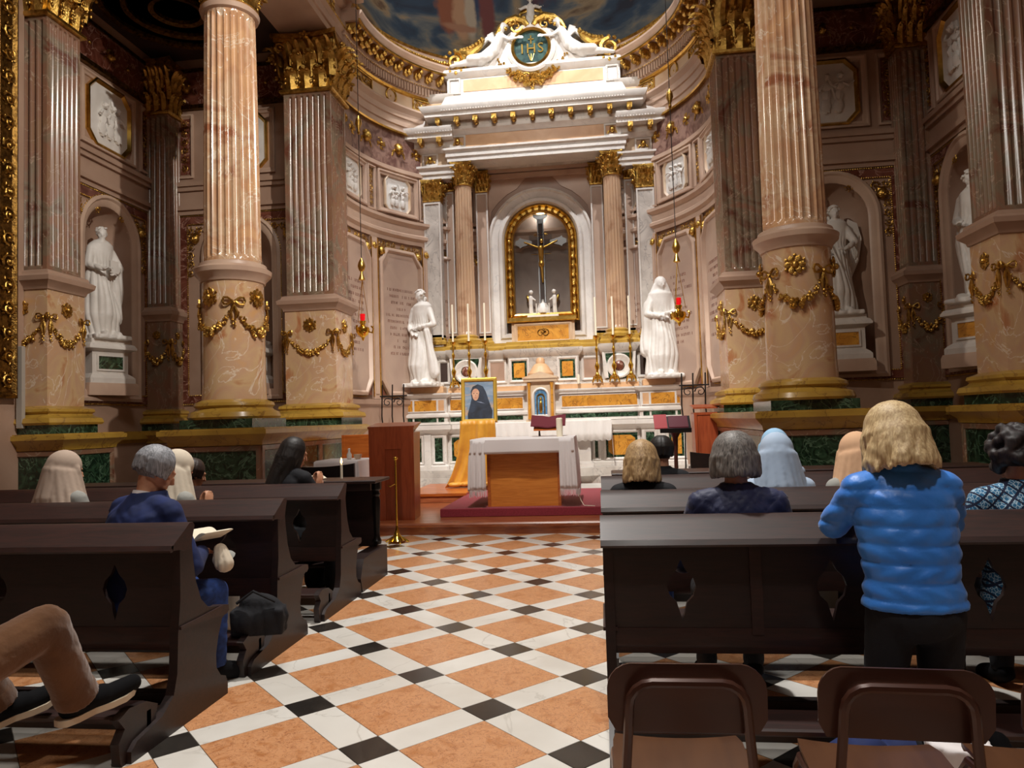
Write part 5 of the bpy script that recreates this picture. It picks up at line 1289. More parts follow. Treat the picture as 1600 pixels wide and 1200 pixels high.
# missal stand and book, paschal candle
t = empty('book_stand', (-.75, 10.05, 1.17), 0, 'dark metal missal stand on the white altar cloth', 'stand')
b = B()
for x in (-.13, .13): tube(b, [(x, -.1, .0), (x, 0, .13), (x, .1, .0)], .008, 6)
obj('legs_frame', b, blackm, t, kind='stuff') if False else [obj('leg', tube(B(), [(x, -.1, .006), (x, -.02, .1), (x, .1, .006)], .008, 6), blackm, t) for x in (-.13, .13)]
obj('rest', loft(B(), [[Vector((x, y, z)) for y, z in ((-.12, .08), (-.12, .1), (.08, .22), (.08, .2))] for x in (-.2, .2)]), wood, t)
obj('open_book', loft(B(), [[Vector((x, y+q*.02, z+.02+q)) for y, z in ((-.13, .09), (-.13, .105), (.1, .25), (.1, .235))] for x, q in ((-.24, .03), (-.12, .02), (0, 0), (.12, .02), (.24, .03))]), M('burgundy_cover', '#5E1524', .5), loc=(-.75, 10.05, 1.17), label='open missal with burgundy cover on the stand on the altar table', cat='book')
t = empty('pillar_candle', (-.58, 9.72, 1.17), 0, 'thick white candle at the right end of the altar table', 'candle'); obj('wax', lathe(B(), [(.042, 0), (.042, .24), (.03, .25), (.004, .245)], 20), candlem, t); obj('wick', tube(B(), [(0, 0, .24), (0, 0, .265)], .003, 5), black, t)
# lectern
def ambo(name, loc, rz, w_, d_, h, label, m, front=True):
    t = empty(name, loc, rz, label, 'lectern')
    obj('body', loft(B(), [[Vector((sx*a, sy*c, z)) for sx, sy in ((-1, -1), (1, -1), (1, 1), (-1, 1))] for a, c, z in ((w_*.93, d_, 0), (w_, d_, h-.08))]), m, t)
    if front:
        F = lambda u, z, d: Vector((u, -d_-d, z))
        obj('left_board', fplate(B(), F, [(-w_*.98, 0), (-w_*.3, 0), (-w_*.3, h*.76), (-w_, h)], 0, .02), m, t)
        obj('right_board', fplate(B(), F, [(w_*.42, 0), (w_*.98, 0), (w_, h), (w_*.42, h*.76)], 0, .02), m, t)
        obj('centre_board', fplate(B(), F, [(-w_*.3, 0), (w_*.42, 0), (w_*.42, h*.76), (-w_*.3, h*.76)], 0, .006), M('centre_board_cherry', '#8A3E22', .34, c2='#773418', scale=3, stretch=(9, 9, 1)), t)
        obj('top_board', loft(B(), [[Vector(p) for p in ((-w_*.3, -d_-.01, h*.76), (w_*.42, -d_-.01, h*.76), (w_, -d_-.02, h), (-w_, -d_-.02, h))], [Vector(p) for p in ((-w_*.3, -d_+.03, h*.76), (w_*.42, -d_+.03, h*.76), (w_, d_, h+.02), (-w_, d_, h+.02))]]), m, t)
    else:
        obj('frame', fmould(B(), lambda u, z, d: Vector((u, -d_-d, z)), rect(-w_*.97, w_*.97, 0, h-.08), [(0, 0), (0, .015), (.04, .015), (.05, 0)]), m, t)
    obj('desk', loft(B(), [[Vector((sx*(w_+.01), sy*(d_+.02), z+(.05 if sy > 0 else 0))) for sx, sy in ((-1, -1), (1, -1), (1, 1), (-1, 1))] for z in (h-.02, h+.005)]), m, t)
    return t
ambo('lectern', (-2.77, 9.42, .152), .05, .3, .2, 1.22, 'tall reddish wooden lectern at the left edge of the chancel step', lectw)
ambo('wooden_lectern', (1.68, 12.35, .156), 0, .19, .2, 1.36, 'plain reddish wooden lectern by the right parapet behind the music stand', lectw, False)
# brass stanchion
t = empty('stanchion', (-2.47, 8.4, 0), 0, 'slim brass stanchion with ball top standing in front of the lectern', 'stanchion')
obj('pole', lathe(B(), [(.014, .1), (.012, .2), (.011, .95), (.014, .97)], 12), brass, t); obj('ball', blob(B(), (0, 0, .995), .026, None, 2), brass, t)
obj('flare', lathe(B(), [(.1, .03), (.09, .04), (.04, .09), (.02, .16), (.014, .2)], 20), brass, t)
for k in range(6): a = PI/3*k; obj('foot', tube(B(), [(.05*math.cos(a), .05*math.sin(a), .07), (.1*math.cos(a), .1*math.sin(a), .035), (.14*math.cos(a), .14*math.sin(a), .012)], [.012, .014, .012], 6), brass, t)
obj('hook', tube(B(), [(0, 0, .7), (-.04, 0, .68), (-.07, 0, .66), (-.1, 0, .68)], .005, 5), brass, t)
# framed portrait on a draped easel
t = empty('framed_portrait', (-2.1, 12.25, 1.38), 0, 'gold-framed portrait of a black-veiled woman above the yellow drapery', 'painting')
t.rotation_euler = (-.12, 0, .06)
F = lambda u, z, d: Vector((u, -d, z))
obj('frame', fmould(B(), F, rect(-.31, .31, 0, .78), [(0, -.03), (0, .02), (.02, .035), (.05, .03), (.065, .01), (.065, -.02)]), M('pale_gold_frame', '#D9B04A', .4, .6), t)
obj('backing', fplate(B(), F, rect(-.29, .29, .02, .76), -.03, 0), wood, t)
cv = obj('canvas', fplate(B(), F, rect(-.25, .25, .06, .72), 0, .006), M('portrait_sky', '#8E9AA8', .6, c2=['#B49A82', '#6E88A0'], scale=3, stretch=(1, 1, 3)), t)
pv = M('painted_veil', '#161B26', .6, c2='#2B3648', scale=6); pfz = M('painted_face', '#D2A384', .6, c2='#BE8A6C', scale=8)
def flat(name, pts, m, d): obj(name, fplate(B(), F, pts, .005, d), m, cv)
flat('painted_robe', [(-.2, .062), (.22, .062), (.23, .2), (.18, .32), (.08, .42), (-.06, .42), (-.16, .3), (-.2, .16)], pv, .0075)
flat('painted_veil', [(-.16, .3), (-.13, .42), (-.145, .55), (-.11, .63), (-.02, .67), (.07, .63), (.12, .53), (.16, .4), (.2, .28), (0, .2)], pv, .0085)
flat('painted_face', [(-.06+.07*math.cos(a)*(1 if math.sin(a) > 0 else .82), .49+.105*math.sin(a)) for a in np.linspace(0, 2*PI, 20)[:-1]], pfz, .0095)
for x in (-.09, -.035): flat('painted_eye', [(x+.013*math.cos(a), .51+.006*math.sin(a)) for a in np.linspace(0, 2*PI, 8)[:-1]], black, .0102)
flat('painted_mouth', [(-.08, .436), (-.042, .436), (-.05, .427), (-.072, .427)], M('painted_lips', '#A04A44', .6), .0102)
flat('painted_nose', [(-.062, .5), (-.052, .462), (-.07, .46)], M('painted_shadow', '#A87A5E', .6), .0102)
flat('painted_collar', [(-.05, .37), (.03, .36), (.1, .33), (.02, .345)], M('painted_collar', '#7E8AA0', .6), .0095)
t = empty('yellow_drapery', (-2.12, 12.3, .3), 0, 'golden yellow satin cloth falling from under the framed portrait to the floor', 'cloth')
b = B(); R_ = []
for j in range(15):
    z = 1.12*(1-j/14); f = j/14; w_ = .3+.04*f; rg = []
    for i in range(61):
        q = i/60; x = -w_+2*w_*q - (.22*f**3)*(1-q); y = -.16 - .1*f**2*(1-q) - .03*math.sin(q*26+2*f)*(.3+f) - .02*math.sin(q*11+f*3)
        rg.append(Vector((x, y, z)))
    R_.append(rg)
me = mesh(loft(b, R_, cap=False, closed=False), 'satin', 60); o = finish('satin', me, ycloth, t); o.modifiers.new('s', 'SOLIDIFY').thickness = .004
b = B()
for k in range(9): blob(b, (-.42+.09*k-.02*(k % 2), -.3+.03*k, .05), (.09, .07, .045), Rm('Z', k), 2)
finish('pooled_folds', fuse(b, .014, 2), ycloth, t)
for x in (-.2, .2): obj('easel_leg', tube(B(), [(x, -.08, 0), (x*.5, -.02, 1.15)], .018, 6), wood, t)
obj('easel_rear_leg', tube(B(), [(0, .3, 0), (0, 0, 1.12)], .018, 6), wood, t)
# credence table with white cloth, behind the front pew desk
t = empty('credence_table', (-3.75, 10.1, .0), 0, 'small white-clothed side table between the parapet and the wooden lectern', 'table')
for sx in (-1, 1):
    for sy in (-1, 1): obj('leg', box(B(), sx*.24-.02, sx*.24+.02, sy*.2-.02, sy*.2+.02, .152, .88), wood, t)
obj('tabletop', cbox(B(), -.3, .3, -.26, .26, .88, .91, .005), wood, t)
hanging_cloth(-3.75, 10.1, .915, .31, .27, .32, .3, 'white cloth over the small side table left of the lectern', clothw, False)
obj('cruet', lathe(B(), [(.02, 0), (.035, .02), (.035, .07), (.015, .11), (.02, .15), (.005, .16)], 16), white, loc=(-3.62, 10.0, .921), label='small white cruet on the side table', cat='jug')
obj('glass_dish', lathe(B(), [(.03, 0), (.05, .02), (.06, .07), (.055, .07), (.04, .02), (.0, .01)], 16), creamm, loc=(-3.5, 10.02, .921), label='small pale dish on the side table next to the cruet', cat='dish')
t = empty('wooden_chair', (-3.9, 11.0, .152), 0, 'orange wooden armchair with white cushion beyond the small side table', 'chair')
for sx in (-1, 1):
    for sy in (-1, 1): obj('leg', box(B(), sx*.25-.025, sx*.25+.025, sy*.22-.025, sy*.22+.025, 0, .45 if sy < 0 else 1.1), wood, t)
    obj('armrest', cbox(B(), sx*.25-.03, sx*.25+.03, -.25, .22, .68, .71, .005), wood, t)
obj('seat', cbox(B(), -.28, .28, -.25, .25, .43, .47, .008), wood, t); obj('backrest', cbox(B(), -.26, .26, .2, .24, .6, 1.1, .01), wood, t); obj('cushion', cbox(B(), -.24, .24, -.22, .2, .47, .53, .02), clothw, t)
def bench_back(x, y, z, w_, label, m):
    t = empty('curved_bench', (x, y, 0), 0, label, 'bench')
    obj('backrest', loft(B(), [[Vector((w_*q, -.03+.06*q*q+dy, z+zz+.03*q*q*(1 if zz > 0 else 0))) for dy, zz in ((0, 0), (.04, 0), (.04, .17), (0, .17))] for q in np.linspace(-1, 1, 15)]), m, t)
    obj('seat', cbox(B(), -w_*.95, w_*.95, 0, .4, .42, .46, .01), m, t)
    for sx in (-1, 1): obj('end_panel', cbox(B(), sx*w_*.9-.02, sx*w_*.9+.02, 0, .38, 0, z+.02, .005), m, t)
bench_back(-3.22, 7.85, .78, .42, 'black curved-back bench behind the front left pew desk', blackm)
bench_back(1.3, 8.1, .8, .36, 'dark brown curved-back bench beside the music stand', pew)
# music stand with book on the right
t = empty('music_stand', (1.12, 11.6, .152), 0, 'dark wooden reading stand with tray right of the altar', 'stand')
obj('post', lathe(B(), [(.16, 0), (.15, .03), (.05, .08), (.035, .15), (.03, .6), (.045, .9), (.1, 1.0), (.03, 1.03)], 16), M('brown_stand', '#3A1C14', .4), t)
obj('tray', loft(B(), [[Vector((sx*.24, y, z)) for y, z in ((-.15, 1.0), (-.15, 1.03), (.08, 1.24), (.1, 1.22))] for sx in (-1, 1)]), blackm, t); obj('lip', cbox(B(), -.24, .24, -.17, -.15, .98, 1.05, .004), blackm, t)
obj('red_folder', loft(B(), [[Vector((x, y+.0, z)) for y, z in ((-.13, 1.04), (-.13, 1.06), (.1, 1.27), (.11, 1.25))] for x in (-.32, -.12)]), M('red_cover', '#8A2A2E', .5), loc=(1.12, 11.6, .152), label='dark red folder on the reading stand right of the altar', cat='book')
obj('burgundy_book', loft(B(), [[Vector((x, y-.01, z+.012)) for y, z in ((-.13, 1.04), (-.13, 1.06), (.06, 1.23), (.07, 1.21))] for x in (-.1, .2)]), M('dark_burgundy', '#4A0E1E', .5), loc=(1.12, 11.6, .152), label='closed burgundy book lying on the tray of the reading stand', cat='book')
# wrought iron brackets beside the altar
def iron(x, y, label):
    t = empty('iron_bracket', (x, y, .156), 0, label, 'railing')
    obj('bar', tube(B(), [(-.25, 0, 1.78), (.28, 0, 1.78)], .014, 6), ironm, t)
    for q in (-.2, 0, .22): obj('upright', tube(B(), [(q, 0, 0), (q+.02, 0, .9), (q-.02, 0, 1.4), (q, 0, 2.0)], .014, 6), ironm, t)
    b = B(); spiral(b, lambda u, z, d: Vector((u, -d, z)), -.1, 1.66, .1, 1.3, 1, 0, 0, .012); obj('scroll', b, ironm, t); b = B(); spiral(b, lambda u, z, d: Vector((u, -d, z)), .12, 1.66, .1, 1.3, -1, PI, 0, .012); obj('scroll', b, ironm, t)
iron(-3.95, 13.35, 'black wrought iron bracket at the left end of the altar')
iron(1.65, 13.35, 'black wrought iron bracket at the right end of the altar')

# ================================================================== PEWS
PROF = [(-.05, .82), (-.05, .86), (.02, .93), (.055, .93), (.05, .86), (.06, .78), (.085, .66), (.13, .56), (.2, .5), (.34, .475), (.375, .465), (.375, .43), (.33, .41), (.29, .33), (.265, .24), (.27, .17), (.31, .12), (.36, .1), (.38, .06), (.38, 0), (-.42, 0), (-.42, .05), (-.38, .08), (-.2, .11), (-.11, .17), (-.08, .26), (-.07, .45), (-.05, .6)]
def xprism(b, prof, x0, x1, s=0): return loft(b, [[Vector((x, y, z)) for y, z in prof] for x in (x0, x1)])
def pew_unit(x0, x1, y, label, group, side, top=pew2, kneel=True):
    t = empty('pew', ((x0+x1)/2, y, 0), 0, label, 'pew', group); h = (x1-x0)/2
    for s in (-1, 1): obj('end_panel', xprism(B(), PROF, s*h-.022, s*h+.022), pew, t)
    for s in (-1, 1):
        b = B(); pr = [(.335, .48), (.38, .47), (.385, .44), (.36, .425), (.1, .45), (-.06, .46), (-.06, .475), (.1, .475)]; xprism(b, pr, s*h-.032, s*h+.032); obj('end_moulding', b, pew2, t)
    TR = [(-.13, .865), (-.12, .845), (-.06, .84), (-.02, .83), (.03, .83), (.05, .9), (.065, .94), (.05, .958), (.02, .958), (-.02, .93)]
    obj('top_rail', xprism(B(), TR, -h-.03, h+.03), top, t)
    obj('rail_lip', xprism(B(), [(-.145, .85), (-.14, .84), (-.12, .84), (-.115, .87), (-.13, .872)], -h-.03, h+.03), pew2, t)
    obj('seat', xprism(B(), [(-.02, .44), (.34, .455), (.36, .44), (.34, .425), (-.02, .41)], -h, h), pew2, t)
    obj('seat_rail', xprism(B(), [(-.06, .4), (-.05, .47), (-.01, .47), (-.01, .36), (-.05, .36)], -h, h), pew2, t)
    obj('apron', cbox(B(), -h, h, .28, .3, .3, .43, .004), pew, t)
    n = max(3, round(2*h/.62)); st = 2*h/n          # cut-out splats
    for i in range(n+1):
        c = -h+st*i; w_ = st*.5-.0
        pts = []
        for zz, q in ((.46, 1.0), (.5, 1.0), (.58, .93), (.61, .84), (.65, .8), (.69, .84), (.72, .93), (.77, 1.0), (.84, 1.0)): pts.append((w_*q, zz))
        P_ = [(min(h, c+a), z) for a, z in pts] + [(max(-h, c-a), z) for a, z in pts[::-1]]
        obj('splat', loft(B(), [[Vector((x, yy, z)) for x, z in P_] for yy in (-.045, -.02)]), pew, t)
    for i in range(1, n, 2): obj('stile', cbox(B(), -h+st*i-.025, -h+st*i+.025, -.06, -.045, .44, .84, .004), pew2, t)
    if kneel:
        obj('kneeler', cbox(B(), -h+.03, h-.03, -.44, -.24, .17, .2, .008), pew2, t)
        obj('kneeler_rail', cbox(B(), -h, h, -.28, -.25, .08, .17, .004), pew, t)
        KP = [(-.46, .02), (-.47, .1), (-.43, .15), (-.47, .2), (-.4, .225), (-.28, .21), (-.2, .17), (-.22, .1), (-.3, .06), (-.32, 0), (-.45, 0)]
        for s in (-1, 1): obj('kneeler_bracket', xprism(B(), KP, s*(h-.02)-.02, s*(h-.02)+.02), pew, t)
    n2 = 2
    obj('foot_rail', cbox(B(), -h, h, .24, .3, .0, .05, .004), pew, t)
    return t
LX0, LX1, RX0, RX1 = -5.3, -2.07, .0, 3.2
for y, lab in ((3.34, 'nearest dark walnut pew on the left, where the blue-suited man sits'), (4.4, 'second dark walnut pew on the left, where the two beige-veiled nuns sit'), (5.5, 'third dark walnut pew on the left, behind the desk with the open book')):
    pew_unit(LX0, LX1, y, lab, 'walnut pews left of the aisle', 1)
for y, lab in ((3.36, 'nearest dark walnut pew on the right, where the woman in blue leans'), (4.5, 'second dark walnut pew on the right, with the light blue veiled nun'), (5.6, 'third dark walnut pew on the right, with the black-haired head above it')):
    pew_unit(RX0, RX1, y, lab, 'walnut pews right of the aisle', -1)
def desk(x0, x1, y, label, s):
    t = empty('pew_desk', ((x0+x1)/2, y, 0), 0, label, 'desk'); h = (x1-x0)/2
    obj('desk_top', cbox(B(), -h-.04, h+.04, -.24, .2, .885, .915, .008), pew2, t)
    obj('apron', cbox(B(), -h+.02, h-.02, .1, .13, .8, .885, .004), pew, t); obj('rear_apron', cbox(B(), -h+.02, h-.02, -.2, -.17, .82, .885, .004), pew, t)
    for q in (-1, 1):
        obj('turned_leg', lathe(B(), [(.04, .3), (.045, .33), (.03, .36), (.028, .4), (.036, .6), (.04, .7), (.03, .74), (.04, .76), (.03, .79), (.045, .81), (.045, .885)], 16, (q*(h-.06), .08, 0)), blackm, t)
        obj('foot_box', xprism(B(), [(-.56, .03), (-.59, .12), (-.54, .22), (-.5, .27), (-.3, .28), (.16, .28), (.16, .0), (-.54, 0)], q*(h-.06)-.07, q*(h-.06)+.07), pew, t)
    obj('kneeler', cbox(B(), -h+.1, h-.1, -.54, -.3, .2, .23, .008), pew2, t)
    obj('front_panel', cbox(B(), -h+.06, h-.06, .06, .09, .28, .8, .004), pew, t)
desk(LX0, LX1, 6.5, 'front left pew desk with turned legs and an open book on top', 1)
desk(RX0+.1, RX1, 6.65, 'front right pew desk nearest the chancel', -1)
# books and papers
t = empty('open_book', (-2.78, 6.45, .917), -.15, 'open book with cream pages lying on the front left pew desk', 'book')
for s in (-1, 1):
    obj('page_block', loft(B(), [[Vector((s*.17*q, y, .004+.03*math.sin(PI*q)**.7*(1 if z else 0)+.004*z)) for y, z in ((-.12, 0), (.12, 0), (.12, 1), (-.12, 1))] for q in np.linspace(.01, 1, 9)]), paper, t)
t = empty('hymn_sheet', (.66, 3.55, .52), 0, 'small folded blue and white leaflet on the right pew seat', 'paper')
obj('leaflet', loft(B(), [[Vector((x*.03+.02*q, -.05, .01+.14*q)) for x in (-1, 1)] + [Vector((x*.03+.02*q, -.047, .01+.14*q)) for x in (1, -1)] for q in (0, 1)]), M('leaflet_paper', '#DCE4EE', .6), t)
obj('blue_print', loft(B(), [[Vector((x*.015+.02*q, -.0515, .01+.14*q)) for x in (-1, 1)] + [Vector((x*.015+.02*q, -.0505, .01+.14*q)) for x in (1, -1)] for q in (.3, .9)]), M('blue_ink', '#2E5FA0', .6), t)
obj('paper_slip', cbox(B(), -.06, .06, -.04, .04, 0, .012, .003), paper, loc=(1.05, 3.37, .96), label='small pale paper on the top rail of the nearest right pew', cat='paper')

# ---- folding chairs bottom right
def chair(x, y, rz, label):
    t = empty('metal_chair', (x, y, 0), rz, label, 'chair', 'brown chairs at the bottom right')
    R_ = []; w_, h0, h1, rr = .2, .6, .775, .06
    pts = [(-w_+.02, h0), (w_-.02, h0), (w_, h0+.04)] + [(w_-rr+rr*math.cos(a), h1-rr+rr*math.sin(a)) for a in np.linspace(0, PI/2, 6)] + [(-w_+rr-rr*math.sin(a), h1-rr+rr*math.cos(a)) for a in np.linspace(0, PI/2, 6)] + [(-w_, h0+.04)]
    yb = lambda z: -.17-.12*(z-.45)
    obj('backrest', loft(B(), [[Vector((u, yb(z)+.012+dy+.04*(1-(u/w_)**2), z)) for u, z in pts] for dy in (0, .008)]), chairp, t)
    c = [(-.185, 0), (-.165, .42), (-.15, .6)] + [(-.145+.06-.06*math.cos(a), .67+.06*math.sin(a)) for a in np.linspace(0, PI/2, 5)]
    full = c + [(-u, z) for u, z in c[::-1]]
    obj('tube_frame', tube(B(), [Vector((u, yb(z)-.015 if z > .42 else -.185-.1*(1-z/.42), z+.012)) for u, z in full], .0125, 8), chairp, t)
    obj('seat', loft(B(), [[Vector((u*q, yy, .43+zz-.012*(1-(u/.19)**2))) for u in np.linspace(-.19, .19, 9)] + [Vector((u*q, yy, .418+zz-.012*(1-(u/.19)**2))) for u in np.linspace(.19, -.19, 9)] for yy, q, zz in ((-.16, .92, .0), (-.1, 1, 0), (.15, 1, .01), (.22, .96, .0), (.235, .9, -.02))]), chairs_, t)
    for s in (-1, 1):
        obj('seat_rail', tube(B(), [(s*.18, -.18, .43), (s*.185, .05, .41), (s*.185, .17, .4), (s*.19, .2, .36), (s*.2, .26, .012)], .0125, 8), chairp, t)
        obj('rivet', blob(B(), (s*.15, -.1, .432), (.006, .006, .003)), brass, t)
    return t
chair(.185, 2.1, 0, 'brown lacquered chair nearest the aisle, leftmost of the three')
chair(.715, 2.08, -.06, 'brown lacquered chair in the middle of the three, behind the woman in blue')
chair(1.18, 2.08, -.04, 'brown lacquered chair cut by the right edge of the photo')

# ================================================================== PEOPLE
def hairmat(name, c, c2): return M(name, c, .55, c2=c2, scale=22, stretch=(6, 6, .6), detail=3, lo=.3, hi=.7)
h_blond = hairmat('dark_blond_hair', '#8A6A48', '#C8A878'); h_light = hairmat('light_blond_hair', '#A88860', '#E0C898'); h_grey = hairmat('grey_hair', '#3E3A38', '#8E8984')
h_silver = hairmat('silver_hair', '#5A5C60', '#A8AAB0'); h_dark = hairmat('black_hair', '#0C0908', '#221A16'); h_brown = hairmat('brown_hair', '#1E120E', '#3A261C'); h_curl = hairmat('curly_dark_hair', '#0E0B0B', '#33292A')
c_blue = M('royal_blue_wool', '#14265C', .85, c2='#101E48', scale=8); c_jean = M('blue_jeans', '#27468A', .85, c2='#1C3468', scale=30)
c_puff = M('bright_blue_nylon', '#3A8CEE', .42, c2='#2E7CDC', scale=4, bump=.15, bs=28, sheen=.2); c_navy = M('navy_quilting', '#161F48', .6, sheen=.15, bump=.06, bs=60)
c_tan = M('tan_chinos', '#6E4C32', 1, bump=.2, bs=30, c2='#5C3E28', spec=.1, sheen=.3, scale=5); c_shoe = M('black_suede', '#08080B', .9, spec=.2); c_sole = M('beige_rubber_sole', '#C9B9A0', .6)
v_beige = M('beige_veil', '#C9B4A2', .85, c2='#BCA694', scale=3); v_blue = M('light_blue_veil', '#B4C6DC', .85, c2='#A6BAD2', scale=3); v_cream = M('cream_veil', '#D8CBB6', .85); v_peach = M('peach_veil', '#DCB08A', .85)
c_grey = M('grey_habit', '#9C9C96', .9); c_dk = M('black_wool', '#0E0F16', .85, bump=.1, bs=70)
# quilted dark blue print
c_print = bpy.data.materials.new('blue_diamond_print'); c_print.use_nodes = True
def _pr():
    n = c_print.node_tree.nodes; l = c_print.node_tree.links; b = n['Principled BSDF']; b.inputs['Roughness'].default_value = .85
    tc = n.new('ShaderNodeTexCoord'); mp = n.new('ShaderNodeMapping'); l.new(tc.outputs['Object'], mp.inputs[0]); mp.inputs['Rotation'].default_value = (0, PI/4, 0); mp.inputs['Scale'].default_value = (24, 24, 24)
    sp = n.new('ShaderNodeSeparateXYZ'); l.new(mp.outputs[0], sp.inputs[0]); o = []
    for ax in ('X', 'Z'):
        f = n.new('ShaderNodeMath'); f.operation = 'FRACT'; l.new(sp.outputs[ax], f.inputs[0])
        g = n.new('ShaderNodeMath'); g.operation = 'LESS_THAN'; g.inputs[1].default_value = .2; l.new(f.outputs[0], g.inputs[0]); o.append(g)
    mx_ = n.new('ShaderNodeMath'); mx_.operation = 'MAXIMUM'; l.new(o[0].outputs[0], mx_.inputs[0]); l.new(o[1].outputs[0], mx_.inputs[1])
    wv = n.new('ShaderNodeTexVoronoi'); wv.inputs['Scale'].default_value = 4.0; wv.feature = 'DISTANCE_TO_EDGE'; l.new(mp.outputs[0], wv.inputs[0]); wv.inputs['Scale'].default_value = 2.6
    lt = n.new('ShaderNodeMath'); lt.operation = 'LESS_THAN'; lt.inputs[1].default_value = .07; l.new(wv.outputs['Distance'], lt.inputs[0])
    m1 = n.new('ShaderNodeMix'); m1.data_type = 'RGBA'; l.new(lt.outputs[0], m1.inputs[0]); m1.inputs[6].default_value = lin('#2A6A94'); m1.inputs[7].default_value = lin('#B8D4E4')
    m2 = n.new('ShaderNodeMix'); m2.data_type = 'RGBA'; l.new(mx_.outputs[0], m2.inputs[0]); l.new(m1.outputs[2], m2.inputs[6]); m2.inputs[7].default_value = lin('#141E3C'); l.new(m2.outputs[2], b.inputs['Base Color'])
_pr()
def hair_mesh(hc, R, style, seed=0):
    b = B(); rnd = random.Random(seed); hc = Vector(hc); T = lambda v: hc + R @ Vector(v)
    blob(b, T((0, -.022, .032)), (.088, .098, .1), R, 3)
    if style == 'short': cfg = (90, -.035, .0, .006, .010)
    elif style == 'bob': cfg = (120, -.15, .028, .012, .012)
    elif style == 'long': cfg = (130, -.42, .05, .012, .012)
    elif style == 'layered': cfg = (150, -.15, .07, .02, .013)
    elif style == 'full': cfg = (130, -.085, .012, .01, .014)
    elif style == 'curly': cfg = (0, 0, 0, 0, 0)
    elif style == 'bun': cfg = (80, -.03, -.01, .004, .010)
    if style == 'curly':
        for k in range(150):
            v = Vector((rnd.gauss(0, 1), rnd.gauss(0, 1), rnd.gauss(0, 1))).normalized()
            if v.y > .5 and v.z < .45: continue
            if v.z < -.75: continue
            blob(b, T((v.x*.108, -.03+v.y*.11, .02+v.z*.118)), rnd.uniform(.018, .032), None, 1)
        return fuse(b, .008, 1)
    n, zh, fl, wv, r = cfg
    for k in range(n):
        a = PI/2 + (rnd.uniform(.28, 1.72) if style != 'layered' else rnd.uniform(.24, 1.76))*PI    # azimuth, +Y is the face
        st = T((rnd.uniform(-.012, .012), rnd.uniform(-.03, .02), .128))
        pts = [st]; ph = rnd.random()*6; L_ = zh*rnd.uniform(.86, 1.04); fr = max(0, math.cos(a-PI/2))
        ca, sa = math.cos(a), math.sin(a)
        for f in (.35, .65, .9, 1.15, 1.45):
            pts.append(T((.094*ca*math.sin(f), -.022+.108*sa*math.sin(f), .03+.104*math.cos(f))))
        if L_ < -.05:
            m_ = 6
            for j in range(1, m_+1):
                g = j/m_; z = .03+(L_-.03)*g; o = 1+fl*6*g*g*.6 if style != 'long' else 1-.1*g
                pts.append(T(((.098*o)*ca*(1 if style != 'long' else 1-.45*g)+wv*math.sin(ph+g*5), -.022+(.112*o)*sa+wv*math.cos(ph+g*4)*.6-(.04*g if style == 'long' else 0), z)))
        else: pts.append(T((.086*ca, -.022+.1*sa, L_)))
        tube(b, pts, [r*.6]+[r]*(len(pts)-2)+[r*.45], 5)
    if style == 'bun': blob(b, T((0, -.12, .0)), (.05, .04, .045), R, 2)
    return fuse(b, .0075, 1)
def spine(lean, pz, n=6, hgt=.48):
    out = []
    for i in range(n+1):
        f = i/n; out.append(Vector((0, lean*(f**1.3)*.6, pz+hgt*f)))
    return out
